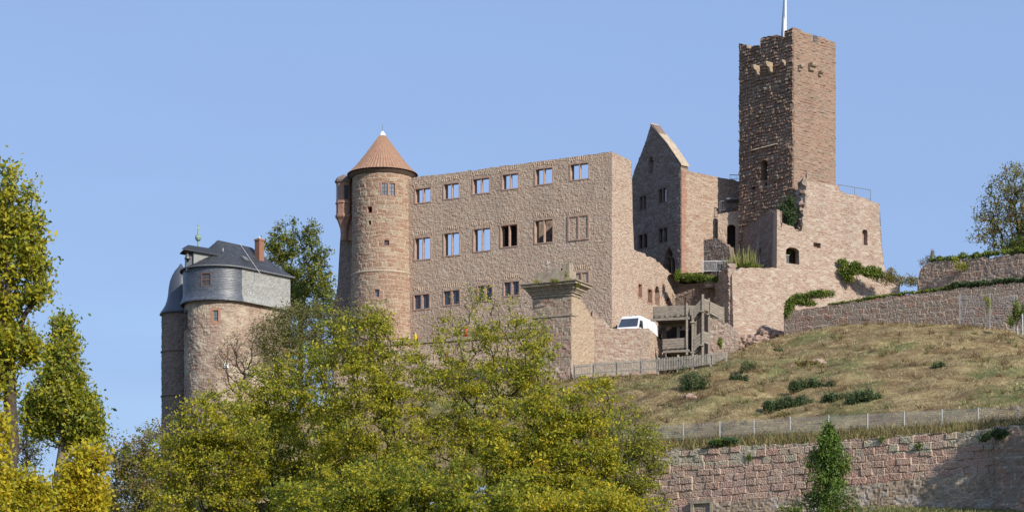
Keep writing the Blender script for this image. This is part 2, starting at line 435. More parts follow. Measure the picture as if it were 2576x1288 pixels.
def masonry(name, m, s0, s1, z0, z1, mat, parent, pat, cell=.11, holes=(), top=None, bot=None, T=.8, rag=0, seed=1, extra=None, slope=None, jit=.012, tb_mod=None):
    """displaced stone wall with thickness, openings and a free top edge; d>0 is outwards"""
    def lines(a, b, fixed):
        n = max(2, int(round((b - a) / cell))); base = np.linspace(a, b, n + 1)
        fixed = np.array([f for f in fixed if a < f < b])
        if len(fixed):
            keep = np.array([i in (0, n) or np.min(abs(fixed - v)) > cell * .45 for i, v in enumerate(base)])
            base = np.unique(np.concatenate([base[keep], fixed]))
        return base
    S = lines(s0, s1, [h['s0'] for h in holes] + [h['s1'] for h in holes])
    Z = lines(z0, z1, [h['z0'] for h in holes] + [h['z1'] for h in holes])
    ns, nz = len(S), len(Z)
    sv, zv = np.meshgrid(S, Z, indexing='ij')
    zo = zv.copy(); r = np.random.default_rng(seed)
    if top is not None:
        t = top(S)
        if rag:
            st = np.interp(S, np.arange(s0 - .3, s1 + .6, .31), r.normal(0, 1, len(np.arange(s0 - .3, s1 + .6, .31))))
            t = t + rag * st
        zv = np.minimum(zv, t[:, None])
    if bot is not None: zv = np.maximum(zv, bot(S)[:, None])
    cs = (S[:-1, None] + S[1:, None]) / 2 + 0 * Z[None, :-1]; cz = 0.25 * (zv[:-1, :-1] + zv[1:, :-1] + zv[:-1, 1:] + zv[1:, 1:])
    hgt = (zv[:-1, 1:] - zv[:-1, :-1]) + (zv[1:, 1:] - zv[1:, :-1])
    act = hgt > 1e-3
    for h in holes:
        hw = (h['s1'] - h['s0']) / 2; mid = (h['s0'] + h['s1']) / 2; ar = h.get('arch', 0)
        def lim(s):
            q = np.clip(1 - ((s - mid) / hw) ** 2, 0, 1)
            if h.get('point'): return h['z1'] - ar + ar * (1 - np.clip(abs(s - mid) / hw, 0, 1) ** 1.5)
            return h['z1'] - ar + ar * np.sqrt(q)
        ins = (abs(cs - mid) < hw) & (cz > h['z0']) & (cz < (lim(cs) if ar else h['z1']))
        act &= ~ins
        if ar:
            vin = (abs(sv - mid) < hw * .999) & (zv > h['z1'] - ar) & (zv < lim(sv))
            use = np.zeros_like(vin); use[:-1, :-1] |= act; use[1:, :-1] |= act; use[:-1, 1:] |= act; use[1:, 1:] |= act
            zv = np.where(vin & use, lim(sv), zv)
    hh, _, _, _ = pat(sv - s0, zv - z0)
    if jit: hh = hh + np.random.default_rng(seed + 5).normal(0, jit, hh.shape)
    if extra is not None: hh = hh + extra(sv, zv)
    if slope is not None: hh = hh + slope * (z1 - zv)
    front = m(sv, zv, hh).reshape(-1, 3); back = m(sv, zv, -T + 0 * sv).reshape(-1, 3)
    idx = np.arange(ns * nz).reshape(ns, nz); N = ns * nz
    i, j = np.nonzero(act)
    a, b, c, d = idx[i, j], idx[i + 1, j], idx[i + 1, j + 1], idx[i, j + 1]
    F = [np.stack([a, b, c, d], 1)]
    _, ta, tb, tm = pat(cs[i, j] - s0, cz[i, j] - z0)
    if tb_mod is not None: tb = tb_mod(tb, cs[i, j], cz[i, j])
    fc = np.stack([ta, tb, tm * .8], 1)
    C_ = [fc]
    F.append(np.stack([a, d, c, b], 1) + N); C_.append(fc * .6)
    pad = np.zeros((act.shape[0] + 2, act.shape[1] + 2), bool); pad[1:-1, 1:-1] = act
    for di, dj, e0, e1 in ((-1, 0, (0, 1), (0, 0)), (1, 0, (1, 0), (1, 1)), (0, -1, (0, 0), (1, 0)), (0, 1, (1, 1), (0, 1))):
        k = act & ~pad[1 + di:1 + di + act.shape[0], 1 + dj:1 + dj + act.shape[1]]
        i2, j2 = np.nonzero(k)
        if len(i2) == 0: continue
        p = idx[i2 + e0[0], j2 + e0[1]]; q_ = idx[i2 + e1[0], j2 + e1[1]]
        F.append(np.stack([q_, p, p + N, q_ + N], 1))
        C_.append(np.stack([r.random(len(i2)), r.random(len(i2)), np.zeros(len(i2))], 1))
    V = np.concatenate([front, back]); F = np.concatenate(F); C_ = np.concatenate(C_)
    used = np.unique(F); remap = np.zeros(len(V), np.int64); remap[used] = np.arange(len(used))
    return qmesh(name, V[used], remap[F], mat, parent, fcol=C_)


def hole(m, x0, y0, x1, y1, arch=0, point=False):
    """opening given by its pixel box"""
    s0 = m.s_of(x0); s1 = m.s_of(x1); sm, zt = m.sz((x0 + x1) / 2, y0); _, zb = m.sz((x0 + x1) / 2, y1)
    return dict(s0=float(s0), s1=float(s1), z0=float(zb), z1=float(zt), arch=arch, point=point)


def window(m, h, parent, mat, fw=.17, mull=1, d0=-.3, d1=.05, glass=None, transom=0, name='window', mw=.13, gd=-.2):
    b = MB(); a, c, z0, z1 = h['s0'], h['s1'], h['z0'], h['z1']
    b.sbox(m, a, c, z0, z0 + fw, d0, d1); b.sbox(m, a, c, z1 - fw, z1, d0, d1)
    b.sbox(m, a, a + fw, z0 + fw, z1 - fw, d0, d1); b.sbox(m, c - fw, c, z0 + fw, z1 - fw, d0, d1)
    for k in range(mull):
        x = a + fw + (c - a - 2 * fw) * (k + 1) / (mull + 1)
        b.sbox(m, x - mw / 2, x + mw / 2, z0 + fw, z1 - fw, d0 + .02, d1 - .03)
    if transom:
        zz = z0 + fw + (z1 - z0 - 2 * fw) * transom
        b.sbox(m, a + fw, c - fw, zz - .05, zz + .05, d0 + .05, d1 - .06)
    w_ = b.build(name, mat, parent)
    if glass is not None:
        g = MB(); n = mull + 1
        xs = [a + fw + (c - a - 2 * fw) * k / n for k in range(n + 1)]
        for k in range(n):
            lo = xs[k] + (mw / 2 if k else 0) + .005; hi = xs[k + 1] - (mw / 2 if k < n - 1 else 0) - .005
            q = MB(); q.sbox(m, lo, hi, z0 + fw + .005, z1 - fw - .005, gd - .02, gd); q.build('pane', glass, w_)
            for bb in (.33, .66):
                zz = z0 + fw + (z1 - z0 - 2 * fw) * bb
                g.sbox(m, lo, hi, zz - .015, zz + .015, gd, gd + .03)
            mid = (lo + hi) / 2
            g.sbox(m, mid - .015, mid + .015, z0 + fw + .01, z1 - fw - .01, gd + .003, gd + .035)
        g.build('glazing_bar', M['brown_wood'], w_)
    return w_


# ---------------------------------------------------------------- foliage
def unit(v): return v / np.maximum(np.linalg.norm(v, axis=-1, keepdims=True), 1e-9)


def leafmesh(name, P, size, colors, mat, parent, r, up=.35, droop=.0, aspect=.55):
    N = len(P)
    d = r.normal(0, 1, (N, 3)); d[:, 2] -= droop; d = unit(d)
    nrm = r.normal(0, 1, (N, 3)) + np.array([.45, -.65, .8]) * up * 1.6
    sd = unit(np.cross(d, nrm)); L = size * r.uniform(.65, 1.35, (N, 1)); W = L * aspect
    V = np.stack([P - d * L * .5, P + sd * W * .5 + d * L * .08, P + d * L * .5, P - sd * W * .5 + d * L * .08], 1).reshape(-1, 3)
    F = np.arange(4 * N).reshape(N, 4)
    return qmesh(name, V, F, mat, parent, fcol=colors)


def pick(pal, n, r):
    w_ = np.array([p[1] for p in pal], float); w_ /= w_.sum()
    c = np.array([p[0] for p in pal])
    return c[r.choice(len(pal), n, p=w_)]


def colours(pal, cl, ncl, r, mix=.35, jit=.18):
    """leaf colours: each cluster has its own tone, single leaves stray from it"""
    base = pick(pal, ncl, r)[cl]
    own = pick(pal, len(cl), r)
    k = (r.random((len(cl), 1)) < mix)
    c = np.where(k, own, base)
    return np.clip(c * (1 + r.normal(0, jit, (len(cl), 1))), .005, .9)


G_DARK, G_MID, G_YEL = (.08, .125, .02), (.18, .225, .026), (.40, .385, .035)
YEL, GOLD, BRN, OLV = (.50, .43, .03), (.60, .455, .03), (.29, .17, .06), (.23, .215, .06)
PAL_FRONT = [(G_DARK, .5), (G_MID, 1.8), (G_YEL, 5.2), (YEL, 2.2), (BRN, .25), (OLV, 1.0)]


def sample_lumps(lumps, n, r, shell=.5):
    vol = np.array([l[3] * l[4] * l[5] for l in lumps]) ** .8; vol = vol / vol.sum()
    k = r.choice(len(lumps), n, p=vol); L = np.array(lumps)[k]
    d = unit(r.normal(0, 1, (n, 3))); rad = r.random((n, 1)) ** (1 / 3.0)
    rad = np.where(r.random((n, 1)) < shell, .72 + .28 * r.random((n, 1)), rad)
    return L[:, :3] + d * rad * L[:, 3:6]


def tree(name, label, lumps, base, seed, nodes_n=260, nleaf=14000, lsize=.17, dens=1.0, thin=0, flatten=1.0, pal=PAL_FRONT, r_trunk=.16, bark='bark', group=None,
         spread=.30, bf=.35, cat='tree', shell=.45, droop=.3, tip=.009, fork=.25, twigs=2, twig_len=.5, up=.35, leafy=1.0, mat='leaf'):
    r = np.random.default_rng(seed)
    lumps = [tuple(map(float, l)) for l in lumps]
    base = np.array(base, float)
    root = thing(name, base, label, cat, group)
    nleaf = int(nleaf * dens)
    pts = sample_lumps(lumps, nodes_n, r, shell)
    top = max(l[2] for l in lumps)
    cx = np.mean([l[0] for l in lumps]); cy = np.mean([l[1] for l in lumps]); low = min(l[2] - l[5] for l in lumps)
    zt = max(base[2] + .8, low + fork * (top - low))
    nT = 6
    N = [base + (np.array([cx, cy, zt]) - base) * (i / nT) + (r.normal(0, .08, 3) * [1, 1, 0] if i else 0) for i in range(nT + 1)]
    par = [-1] + list(range(nT)); plen = [i * (zt - base[2]) / nT for i in range(nT + 1)]
    order = np.argsort(np.linalg.norm(pts - N[-1], axis=1))
    A = np.zeros((len(N) + nodes_n, 3)); A[:len(N)] = N; Lp = np.zeros(len(A)); Lp[:len(N)] = plen
    cnt = len(N)
    for k in order:
        p = pts[k]
        v = p - A[:cnt]; d = np.linalg.norm(v, axis=1)
        cost = d + bf * Lp[:cnt] + np.where(v[:, 2] < 0, -v[:, 2] * .8, 0)
        cost[:3] += 5
        j = int(np.argmin(cost)); A[cnt] = p; par.append(j); Lp[cnt] = Lp[j] + d[j]; cnt += 1
    n = cnt; w_ = np.ones(n)
    for i in np.argsort(-Lp[:n]):
        if par[i] >= 0: w_[par[i]] += w_[i]
    kids = np.bincount([p for p in par if p >= 0], minlength=n)
    rad = tip * w_ ** .5; s = r_trunk / rad[0]; rad = tip + (rad - tip) * (r_trunk - tip) / max(rad[0] - tip, 1e-6)
    tr, br = MB(), MB()
    tr.tube([A[i] for i in range(nT + 1)], [rad[i] * (1.25 if i == 0 else 1) for i in range(nT + 1)], 8)
    mids = []
    for i in range(nT + 1, n):
        a, b = A[par[i]], A[i]; ln = np.linalg.norm(b - a)
        m1 = a + (b - a) * .5 + r.normal(0, .07, 3) * ln + np.array([0, 0, -.06 * ln])
        ra = min(rad[par[i]], rad[i] * 1.5)
        (tr if rad[i] > r_trunk * .3 else br).tube([a, m1, b], [ra, (ra + rad[i]) / 2, rad[i]], 5 if rad[i] > .03 else 4, cap=False)
        mids.append(m1)
    ends = A[nT + 1:n]; cl_pts = [ends]
    tw = []
    for _ in range(twigs):
        dirs = unit(r.normal(0, 1, (len(ends), 3)) + np.array([0, -.15, .5]))
        e = ends + dirs * twig_len * r.uniform(.5, 1.2, (len(ends), 1)); tw.append(e)
        for a, b in zip(ends, e): br.tube([a, b], [tip * .8, tip * .4], 3, cap=False)
        cl_pts.append(e); cl_pts.append((ends + e) / 2)
    if len(mids): cl_pts.append(np.array(mids))
    tr.build('trunk', M[bark], root, smooth=True)
    if br.f: br.build('branches', M[bark], root)
    C = np.concatenate(cl_pts)
    C = C[r.random(len(C)) < leafy]
    wgt = r.gamma(2.2, 1, len(C))
    if thin:
        zq = np.quantile(C[:, 2], [.45, .98]); wgt *= 1 - thin * np.clip((C[:, 2] - zq[0]) / (zq[1] - zq[0]), 0, 1)
    wgt /= wgt.sum()
    cl = r.choice(len(C), nleaf, p=wgt)
    P = C[cl] + r.normal(0, 1, (nleaf, 3)) * spread * r.uniform(.3, 1, (nleaf, 1)) * np.array([1, 1, flatten])
    lsize = lsize * r.uniform(.7, 1.25, (nleaf, 1))
    leafmesh('crown', P, lsize, colours(pal, cl, len(C), r), M[mat], root, r, droop=droop, up=up)
    return root


def px_lumps(lst, Y, dz=1.0):
    """(px, py, rx, ry[, depth offset]) -> world ellipsoids"""
    o = []
    for l in lst:
        dy = l[4] if len(l) > 4 else 0
        c = at(l[0], l[1], Y + dy); s = (Y + dy) / FPX
        o.append((*c, l[2] * s, max(l[2], l[3]) * s * dz, l[3] * s))
    return o


def bush(name, label, lst, Y, seed, n=1500, lsize=.16, pal=None, cat='shrub', group=None, shell=.75, stems=8, dz=1.0, mat='ivy', up=.5, droop=.2, spiky=0):
    r = np.random.default_rng(seed)
    lumps = px_lumps(lst, Y, dz)
    big = lumps
    base = np.array([np.mean([l[0] for l in lumps]), np.mean([l[1] for l in lumps]), min(l[2] - l[5] for l in lumps)])
    root = thing(name, base, label, cat, group)
    lumps = [tuple(np.array(l[:3]) + unit(r.normal(0, 1, 3)) * np.array(l[3:6]) * r.uniform(.2, .7)) + tuple(np.array(l[3:6]) * r.uniform(.35, .65)) for l in big for _ in range(10)]
    P = sample_lumps(lumps, n, r, shell)
    nc = max(6, n // 40); C = P[:nc]; cl = np.argmin(((P[:, None, :] - C[None]) ** 2).sum(-1), 1)
    n = int(n * 1.9); P = sample_lumps(lumps, n, r, shell); P = P + r.normal(0, .05, P.shape)
    cl = np.argmin(((P[:, None, :] - C[None]) ** 2).sum(-1), 1) if n * nc < 2e7 else r.integers(0, nc, n)
    leafmesh('leaves', P, lsize * .75, colours(pal or [(G_DARK, 3), (G_MID, 2), (G_YEL, .4)], cl, nc, r), M[mat], root, r, up=up, droop=droop)
    b = MB()
    for _ in range(1 if stems <= 3 else stems):
        l = big[r.integers(len(big))]
        a = np.array([l[0] + r.normal(0, .3) * l[3], l[1] + r.normal(0, .3) * l[4], l[2] - l[5]])
        if stems <= 4: a = base + [0, 0, 0]
        e = np.array(l[:3]) + unit(r.normal(0, 1, 3) + np.array([0, 0, .8])) * np.array(l[3:6]) * .95
        b.tube([a, (a + e) / 2 + r.normal(0, .06, 3), e], [.025, .018, .008], 4)
    b.build('stems', M['bark'], root)
    return root


def blades(name, P, hgt, colors, mat, parent, r, lean=.5, wid=.03):
    """narrow standing blades: two-segment strips"""
    N = len(P); a = r.uniform(0, 6.28, N)
    sd = np.stack([np.cos(a), np.sin(a), 0 * a], 1) * wid * .5
    h = hgt * r.uniform(.5, 1.4, (N, 1)); ln = np.concatenate([r.normal(0, lean, (N, 2)), np.ones((N, 1))], 1) * h
    V = np.stack([P - sd, P + sd, P + ln + sd * .25, P + ln - sd * .25], 1).reshape(-1, 3)
    return qmesh(name, V, np.arange(4 * N).reshape(N, 4), mat, parent, fcol=colors)


# ================================================================ THE CASTLE
# ---------------------------------------------------------------- palace ruin: long front wall and lit end wall
PF0 = np.array([8.655, 200.0]) - 20.6 * np.array([.883, -.47])
pf = flat(PF0, (.883, -.47))                       # s = 0 at the round tower, 20.6 at the corner
LF = 20.6 * np.hypot(.883, .47)
ps = flat((8.655, 200.0), (.47, .883))
palace = thing('palace_ruin', (8.655, 200, 27), 'roofless sandstone palace ruin with rows of empty mullioned windows beside the round tower', 'ruin')
row1 = [(1043, 472, 1086, 512), (1115, 460, 1157, 502), (1188, 447, 1233, 489), (1262, 436, 1306, 478), (1345, 422, 1392, 466), (1433, 410, 1483, 454)]
row2 = [(1042, 596, 1085, 655), (1115, 584, 1158, 645), (1190, 573, 1236, 634), (1258, 564, 1304, 623), (1344, 551, 1393, 613)]
row3 = [(1040, 738, 1083, 780), (1114, 728, 1159, 769), (1200, 715, 1241, 759), (1266, 706, 1309, 746)]
blind = [(1429, 541, 1483, 605), (1443, 683, 1484, 728)]
H1 = [hole(pf, *q) for q in row1]; H2 = [hole(pf, *q) for q in row2]; H3 = [hole(pf, *q) for q in row3]; HB = [hole(pf, *q) for q in blind]
ptop = top_px(pf, [(1022, 452), (1060, 444), (1120, 438), (1180, 430), (1260, 419), (1340, 408), (1400, 401), (1470, 391), (1541, 382)])
pat_pal = Pat(11, LF, 24, ch=(.14, .27), bl=(.18, .5), relief=.034, wob=.07, mortar=.035, tilt=.12)
def voussoirs(s, z):
    """upright stones of the relieving arches over the openings"""
    h = np.zeros_like(s)
    for q in H1 + H2 + H3 + HB:
        mid = (q['s0'] + q['s1']) / 2; hw = (q['s1'] - q['s0']) / 2; t = (s - mid) / (hw + .15)
        z0 = q['z1'] + .08 + .15 * (1 - t * t); k = (abs(t) < 1) & (z > z0) & (z < z0 + .36)
        h = np.where(k, .022 * np.sign(np.sin((s - mid - t * (z - z0) * .4) / .19 * 6.283)) + .01, h)
    return h
masonry('front_wall', pf, -0.2, LF, 27.0, 50.5, M['palace'], palace, pat_pal, cell=.075, holes=H1 + H2 + H3, top=ptop, rag=.03, T=.9, extra=voussoirs, jit=.009)
for h in H1 + H2: window(pf, h, palace, M['pale_frame'], fw=.10, d0=-.32, d1=.06, mw=.09)
for h in H3: window(pf, h, palace, M['pale_frame'], fw=.12, d0=-.32, d1=.06, mw=.2, glass=M['glass'], gd=-.14)
for h in HB:
    b = MB(); a, c, z0, z1 = h['s0'], h['s1'], h['z0'], h['z1']
    b.sbox(pf, a, c, z0, z0 + .12, -.2, .10); b.sbox(pf, a, c, z1 - .14, z1, -.2, .10); b.sbox(pf, a, a + .14, z0 + .12, z1 - .14, -.2, .10); b.sbox(pf, c - .14, c, z0 + .12, z1 - .14, -.2, .10)
    b.sbox(pf, (a + c) / 2 - .06, (a + c) / 2 + .06, z0 + .12, z1 - .14, -.2, .10)
    b.build('blind_window', M['pale_frame'], palace)

LS = float(ps.s_of(1728))
stop_ = top_px(ps, [(1539.5, 383), (1560, 392), (1588, 405), (1589.3, 470), (1590.5, 540), (1592, 590), (1594, 628), (1612, 635), (1640, 648), (1660, 664), (1690, 690), (1700, 702), (1722, 735), (1728, 748)])
SH = [hole(ps, 1604, 712, 1615, 751), hole(ps, 1628, 725, 1641, 765), hole(ps, 1647, 720, 1659, 768, arch=.8), hole(ps, 1675, 748, 1687, 768), hole(ps, 1703, 745, 1712, 768, arch=.8), hole(ps, 1655, 812, 1720, 880)]
pat_side = Pat(12, LS, 24, ch=(.14, .26), bl=(.2, .5), relief=.04, wob=.05, mortar=.05, tilt=.12)
masonry('side_wall', ps, 0.0, LS, 27.0, 50.5, M['lit_wall'], palace, pat_side, cell=.105, holes=SH, top=stop_, rag=.05, T=1.0)
for h in (SH[0], SH[1], SH[3]): window(ps, h, palace, M['frame'], fw=.13, mull=0, d0=-.3, d1=.05)
for h in (SH[2], SH[4]):
    b = MB(); b.sbox(ps, h['s0'], h['s1'], h['z0'], h['z1'] - .75, -.9, -.45); b.build('arch_filling', M['lit_wall'], palace)
b = MB(); b.sbox(ps, 1.1, 4.0, 27, 43.6, -2.6, -2.2); b.sbox(ps, 4.0, 12.5, 27, 37.9, -2.6, -2.2); b.build('inner_shade_sheet', M['inner_shade'], palace)  # added sheets: shade behind the side openings painted near-black
# near-black sheet stands in for room shade behind the glazed lowest row; remains of cross walls behind the middle row
b = MB(); b.sbox(pf, .5, LF - 1.2, 28, 38.6, -2.2, -1.9); b.build('ground_floor_shade_sheet', M['inner_shade'], palace)
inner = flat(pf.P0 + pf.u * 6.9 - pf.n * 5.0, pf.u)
q4 = H2[3]; b = MB(); b.sbox(pf, q4['s0'] - .6, q4['s1'] + .7, q4['z0'] - .6, q4['z1'] + .75, -2.0, -1.6); b.build('room_shade_sheet', M['inner_shade'], palace)  # added sheet that paints the shade behind this one window
masonry('cross_wall', inner, 0, 11.5, 30, 48, M['lit_wall'], palace, Pat(14, 10, 20, relief=.05), cell=.25,
        top=interp_top([(0, 42.4), (1.5, 44.0), (3.5, 45.6), (11.5, 45.9)]), rag=.05, T=.6)
# left end of the palace behind the tower
C_RT = np.array([-11.83, 211.0]); R_RT = 2.74
wing = flat(C_RT - np.array([.883, -.47]) * 5.6, (.883, -.47))
wtop = top_px(wing, [(843, 760), (847, 740), (850, 715), (852, 690), (854, 650), (856, 620), (857, 585), (858.5, 560), (900, 556)])
masonry('wing_wall', wing, 0.2, 3.8, 25, 46.8, M['turret'], palace, Pat(15, 6, 24, ch=(.2, .4), relief=.09, wob=.06), cell=.14, top=wtop, rag=.12, T=1.2, seed=4)

# ---------------------------------------------------------------- round tower
rtower = thing('round_tower', (*C_RT, 27), 'round pink sandstone tower with an orange tiled cone roof', 'tower')
ZR = (1800 - 683) / 5800 * (211 - R_RT)
rt = cyl(C_RT, R_RT, lambda z: np.where(z < ZR, .14 + (ZR - z) * .012, (47.6 - np.minimum(z, 47.6)) * .012))
RH = [hole(rt, 957, 457, 996, 495), hole(rt, 922, 517, 939, 538), hole(rt, 964, 602, 981, 620), hole(rt, 942, 727, 957, 750), hole(rt, 924, 552, 938, 570)]
pat_rt = Pat(21, 18, 26, ch=(.26, .46), bl=(.35, .95), relief=.045, wob=.025, mortar=.05, tilt=.10)
masonry('wall', rt, -4.2, 4.2, 25, 49.3, M['round'], rtower, pat_rt, cell=.07, holes=RH, T=.6)
b = MB(); b.lathe((*C_RT, 0), [(R_RT - .7, 25), (R_RT - .7, 49.2)], 28); b.build('core', M['inner_shade'], rtower)  # near-black drum paints the shade behind the tower windows
ringp = [(R_RT + .02, ZR + .22), (R_RT + .22, ZR + .12), (R_RT + .24, ZR + .02), (R_RT + .10, ZR - .14)]
b = MB(); b.lathe((*C_RT, 0), ringp[::-1], 64); b.build('string_course', M['buff_trim'], rtower, smooth=False)
window(rt, RH[0], rtower, M['frame'], fw=.13, mull=1, d0=-.25, d1=.05, glass=M['leadglass'], gd=-.1, mw=.14)
window(rt, RH[1], rtower, M['frame'], fw=.10, mull=0, d0=-.5, d1=.03)
window(rt, RH[2], rtower, M['frame'], fw=.09, mull=0, d0=-.5, d1=.03, glass=M['glass'])
window(rt, RH[3], rtower, M['frame'], fw=.08, mull=0, d0=-.5, d1=.03, glass=M['leadglass'])
window(rt, RH[4], rtower, M['buff_trim'], fw=.13, mull=0, d0=-.4, d1=.05)
# conical tiled roof in ribs
CE = np.array([-11.85, 211.0]); ZE, ZA, RE = 49.38, 53.25, 2.92
n1, n2 = 124, 26
th = np.linspace(0, 2 * np.pi, n1 + 1); tt = np.linspace(0, 1, n2 + 1)
T_, H_ = np.meshgrid(th, tt, indexing='ij')
prof = RE * (1 - H_ * .95) + .10 * (1 - H_) ** 6 * 3
rib = (.045 * np.maximum(0, np.cos(T_ * 62)) + .02 * ((H_ * n2) % 2)) * (1 - .75 * H_)
R_ = prof + rib
V = np.stack([CE[0] + R_ * np.sin(T_), CE[1] - R_ * np.cos(T_), ZE + (ZA - ZE) * H_ + .05 * (1 - H_) ** 4], -1).reshape(-1, 3)
ix = np.arange((n1 + 1) * (n2 + 1)).reshape(n1 + 1, n2 + 1)
F = np.stack([ix[:-1, :-1], ix[1:, :-1], ix[1:, 1:], ix[:-1, 1:]], -1).reshape(-1, 4)
ci, cj = np.meshgrid(np.arange(n1), np.arange(n2), indexing='ij')
tl = np.stack([rng.random(n1 * n2), rng.random(n1 * n2), np.where((ci % 2) == 0, .0, .55).ravel()], 1)
roof = qmesh('cone_roof', V, F, M['tile'], rtower, fcol=tl)
b = MB(); b.lathe((*CE, 0), [(R_RT - .1, ZE - .35), (R_RT + .12, ZE - .3), (RE + .2, ZE - .02), (.2, ZE + .3)], 48); b.build('eave_board', M['brown_wood'], roof)
b = MB(); b.lathe((*CE, 0), [(.36, ZA - .32), (.24, ZA - .02), (.05, ZA + .22)], 16); b.build('white_cap', M['white'], roof)
b = MB(); b.tube([(*CE, ZA + .2), (*CE, ZA + .85)], [.035, .015], 6); b.build('spike', M['iron'], roof)
# corner oriel on the left
oc = at(865.5, 600, 211.6); s1_ = 211.6 / FPX
oz = lambda y: (1800 - y) / FPX * 211.6
oriel = MB()
oriel.lathe((oc[0], oc[1], 0), [(.28, oz(605)), (.36, oz(575)), (.62, oz(555)), (.80, oz(548)), (.82, oz(543)), (.72, oz(540)), (.72, oz(516)), (.80, oz(514)), (.80, oz(511)), (.72, oz(509)), (.72, oz(460))], 8)
og = oriel.build('oriel', M['frame'], rtower)
b = MB(); b.lathe((oc[0], oc[1], 0), [(.84, oz(461)), (.86, oz(456)), (.66, oz(448)), (.1, oz(440))], 8); b.build('oriel_roof', M['turret'], og)
b = MB()
for k in (-2, 0):
    a = (k + .5) * math.pi / 4 - math.pi / 8 * 0
    q = flat((oc[0] + .672 * math.sin(a) - .2 * math.cos(a), oc[1] - .672 * math.cos(a) - .2 * math.sin(a)), (math.cos(a), math.sin(a)))
    b.sbox(q, 0, .4, oz(505), oz(470), -.05, .012)
b.build('oriel_window', M['glass'], og)
ow = flat((oc[0] + .1, oc[1] + .2), (.883, -.47))
b = MB(); b.sbox(ow, 0, 1.3, oz(605), oz(460), -.8, 0); b.build('oriel_link_wall', M['frame'], rtower)

# ---------------------------------------------------------------- gabled chapel ruin
GC = np.array([15.75, 215.0])
gf = flat(GC, (.617, -.787)); gs = flat(GC, (.787, .617))
chapel = thing('gabled_ruin', (*GC, 36), 'tall gabled stone ruin in shade with a steep pointed gable', 'ruin')
GH = [hole(gf, 1607, 490, 1628, 532), hole(gf, 1655, 471, 1679, 514), hole(gf, 1604, 586, 1631, 629), hole(gf, 1655, 570, 1681, 614), hole(gf, 1667, 622, 1700, 700, arch=1.9, point=True)]
gz = lambda s, y: (1800 - y) / FPX * (GC[1] + gf.u[1] * s)
sa = gf.s_of(1640)
gtop = interp_top([(-8.1, 48.6), (float(gf.s_of(1597)), gz(gf.s_of(1597), 428)), (float(gf.s_of(1622)), gz(gf.s_of(1622), 365)), (float(sa) - .12, gz(sa, 313)), (float(sa) + .1, gz(sa, 313)), (float(gf.s_of(1678)), gz(gf.s_of(1678), 363)), (0, gz(0, 419))])
niche = hole(gf, 1633, 393, 1643, 437, arch=.4)
def nich(s, z):
    mid = (niche['s0'] + niche['s1']) / 2; hw = (niche['s1'] - niche['s0']) / 2
    return np.where((abs(s - mid) < hw) & (z > niche['z0']) & (z < niche['z1'] - .5 * np.abs((s - mid) / hw)), -.4, 0)
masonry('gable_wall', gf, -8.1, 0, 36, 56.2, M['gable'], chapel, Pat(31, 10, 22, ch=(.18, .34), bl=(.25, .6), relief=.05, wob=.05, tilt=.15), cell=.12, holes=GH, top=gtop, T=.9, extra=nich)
for h in GH[:4]: window(gf, h, chapel, M['gable'], fw=.16, mull=1, d0=-.35, d1=.03, mw=.14)
h = GH[4]; b = MB(); mid = (h['s0'] + h['s1']) / 2; qw = (h['s1'] - h['s0'])
b.sbox(gf, mid - .08, mid + .08, h['z0'], h['z1'] - .9, -.55, -.3)
for sgn in (-1, 1):
    for k in range(5):
        x0 = mid + sgn * qw * .11 * k * .8; z0_ = h['z1'] - .95 + .42 * math.sin(k / 5 * 1.6)
        b.sbox(gf, x0 - .05, x0 + .1, z0_ - .2, z0_ + .04, -.55, -.3)
b.build('tracery', M['gable'], chapel)
# pale coping on the right slope
cp = MB()
zs = [(float(sa) - .2, gz(sa, 312.5)), (float(gf.s_of(1678)), gz(gf.s_of(1678), 362)), (.12, gz(0, 417))]
for (a, za), (c, zc) in zip(zs[:-1], zs[1:]):
    cp.hexa([gf(a, za, .06), gf(c, zc, .06), gf(c, zc, -.98), gf(a, za, -.98), gf(a, za + .13, .06), gf(c, zc + .13, .06), gf(c, zc + .13, -.98), gf(a, za + .13, -.98)])
cp.build('gable_coping', M['buff_trim'], chapel)
LG = 8.6
gtop2 = interp_top([(0, gz(0, 424)), (.9, gz(0, 424)), (.95, gs.sz(1730, 431)[1]), (float(gs.s_of(1810)), gs.sz(1810, 447)[1]), (LG, gs.sz(1866, 456)[1])])
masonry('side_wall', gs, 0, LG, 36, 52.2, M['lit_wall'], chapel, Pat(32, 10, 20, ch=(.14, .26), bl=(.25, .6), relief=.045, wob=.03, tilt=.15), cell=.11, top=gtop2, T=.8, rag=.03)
b = MB()
rr = np.random.default_rng(5)
z = 39.0
while z < gz(0, 428):
    hh = rr.uniform(.28, .45); b.sbox(gs, .003, rr.uniform(.38, .75), z, z + hh - .012, -.05, .075); z += hh
b.build('corner_stones', M['frame'], chapel)
gb = flat(GC + gs.u * 6.2 - gf.u * 0, gf.u)
masonry('rear_wall', gb, -8.1, -.3, 36, 52, M['lit_wall'], chapel, Pat(33, 10, 20, relief=.05), cell=.3, top=interp_top([(-8.1, 51.2), (-4.2, 51.0), (-3.0, 50.4), (-2.4, 49.2), (-.3, 49.0)]), T=.7, rag=.15)
gl = flat(GC - gf.u * 8.1, gs.u)
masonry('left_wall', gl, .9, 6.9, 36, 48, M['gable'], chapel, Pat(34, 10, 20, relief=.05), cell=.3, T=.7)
b = MB(); b.sbox(gf, -7.9, -.9, 36, 45.6, -2.5, -2.2); b.sbox(gf, -7.9, -.9, 45.6, 45.8, -6, -.95); b.build('inner_shade_sheet', M['inner_shade'], chapel)  # added sheets painting the shade inside the gabled ruin

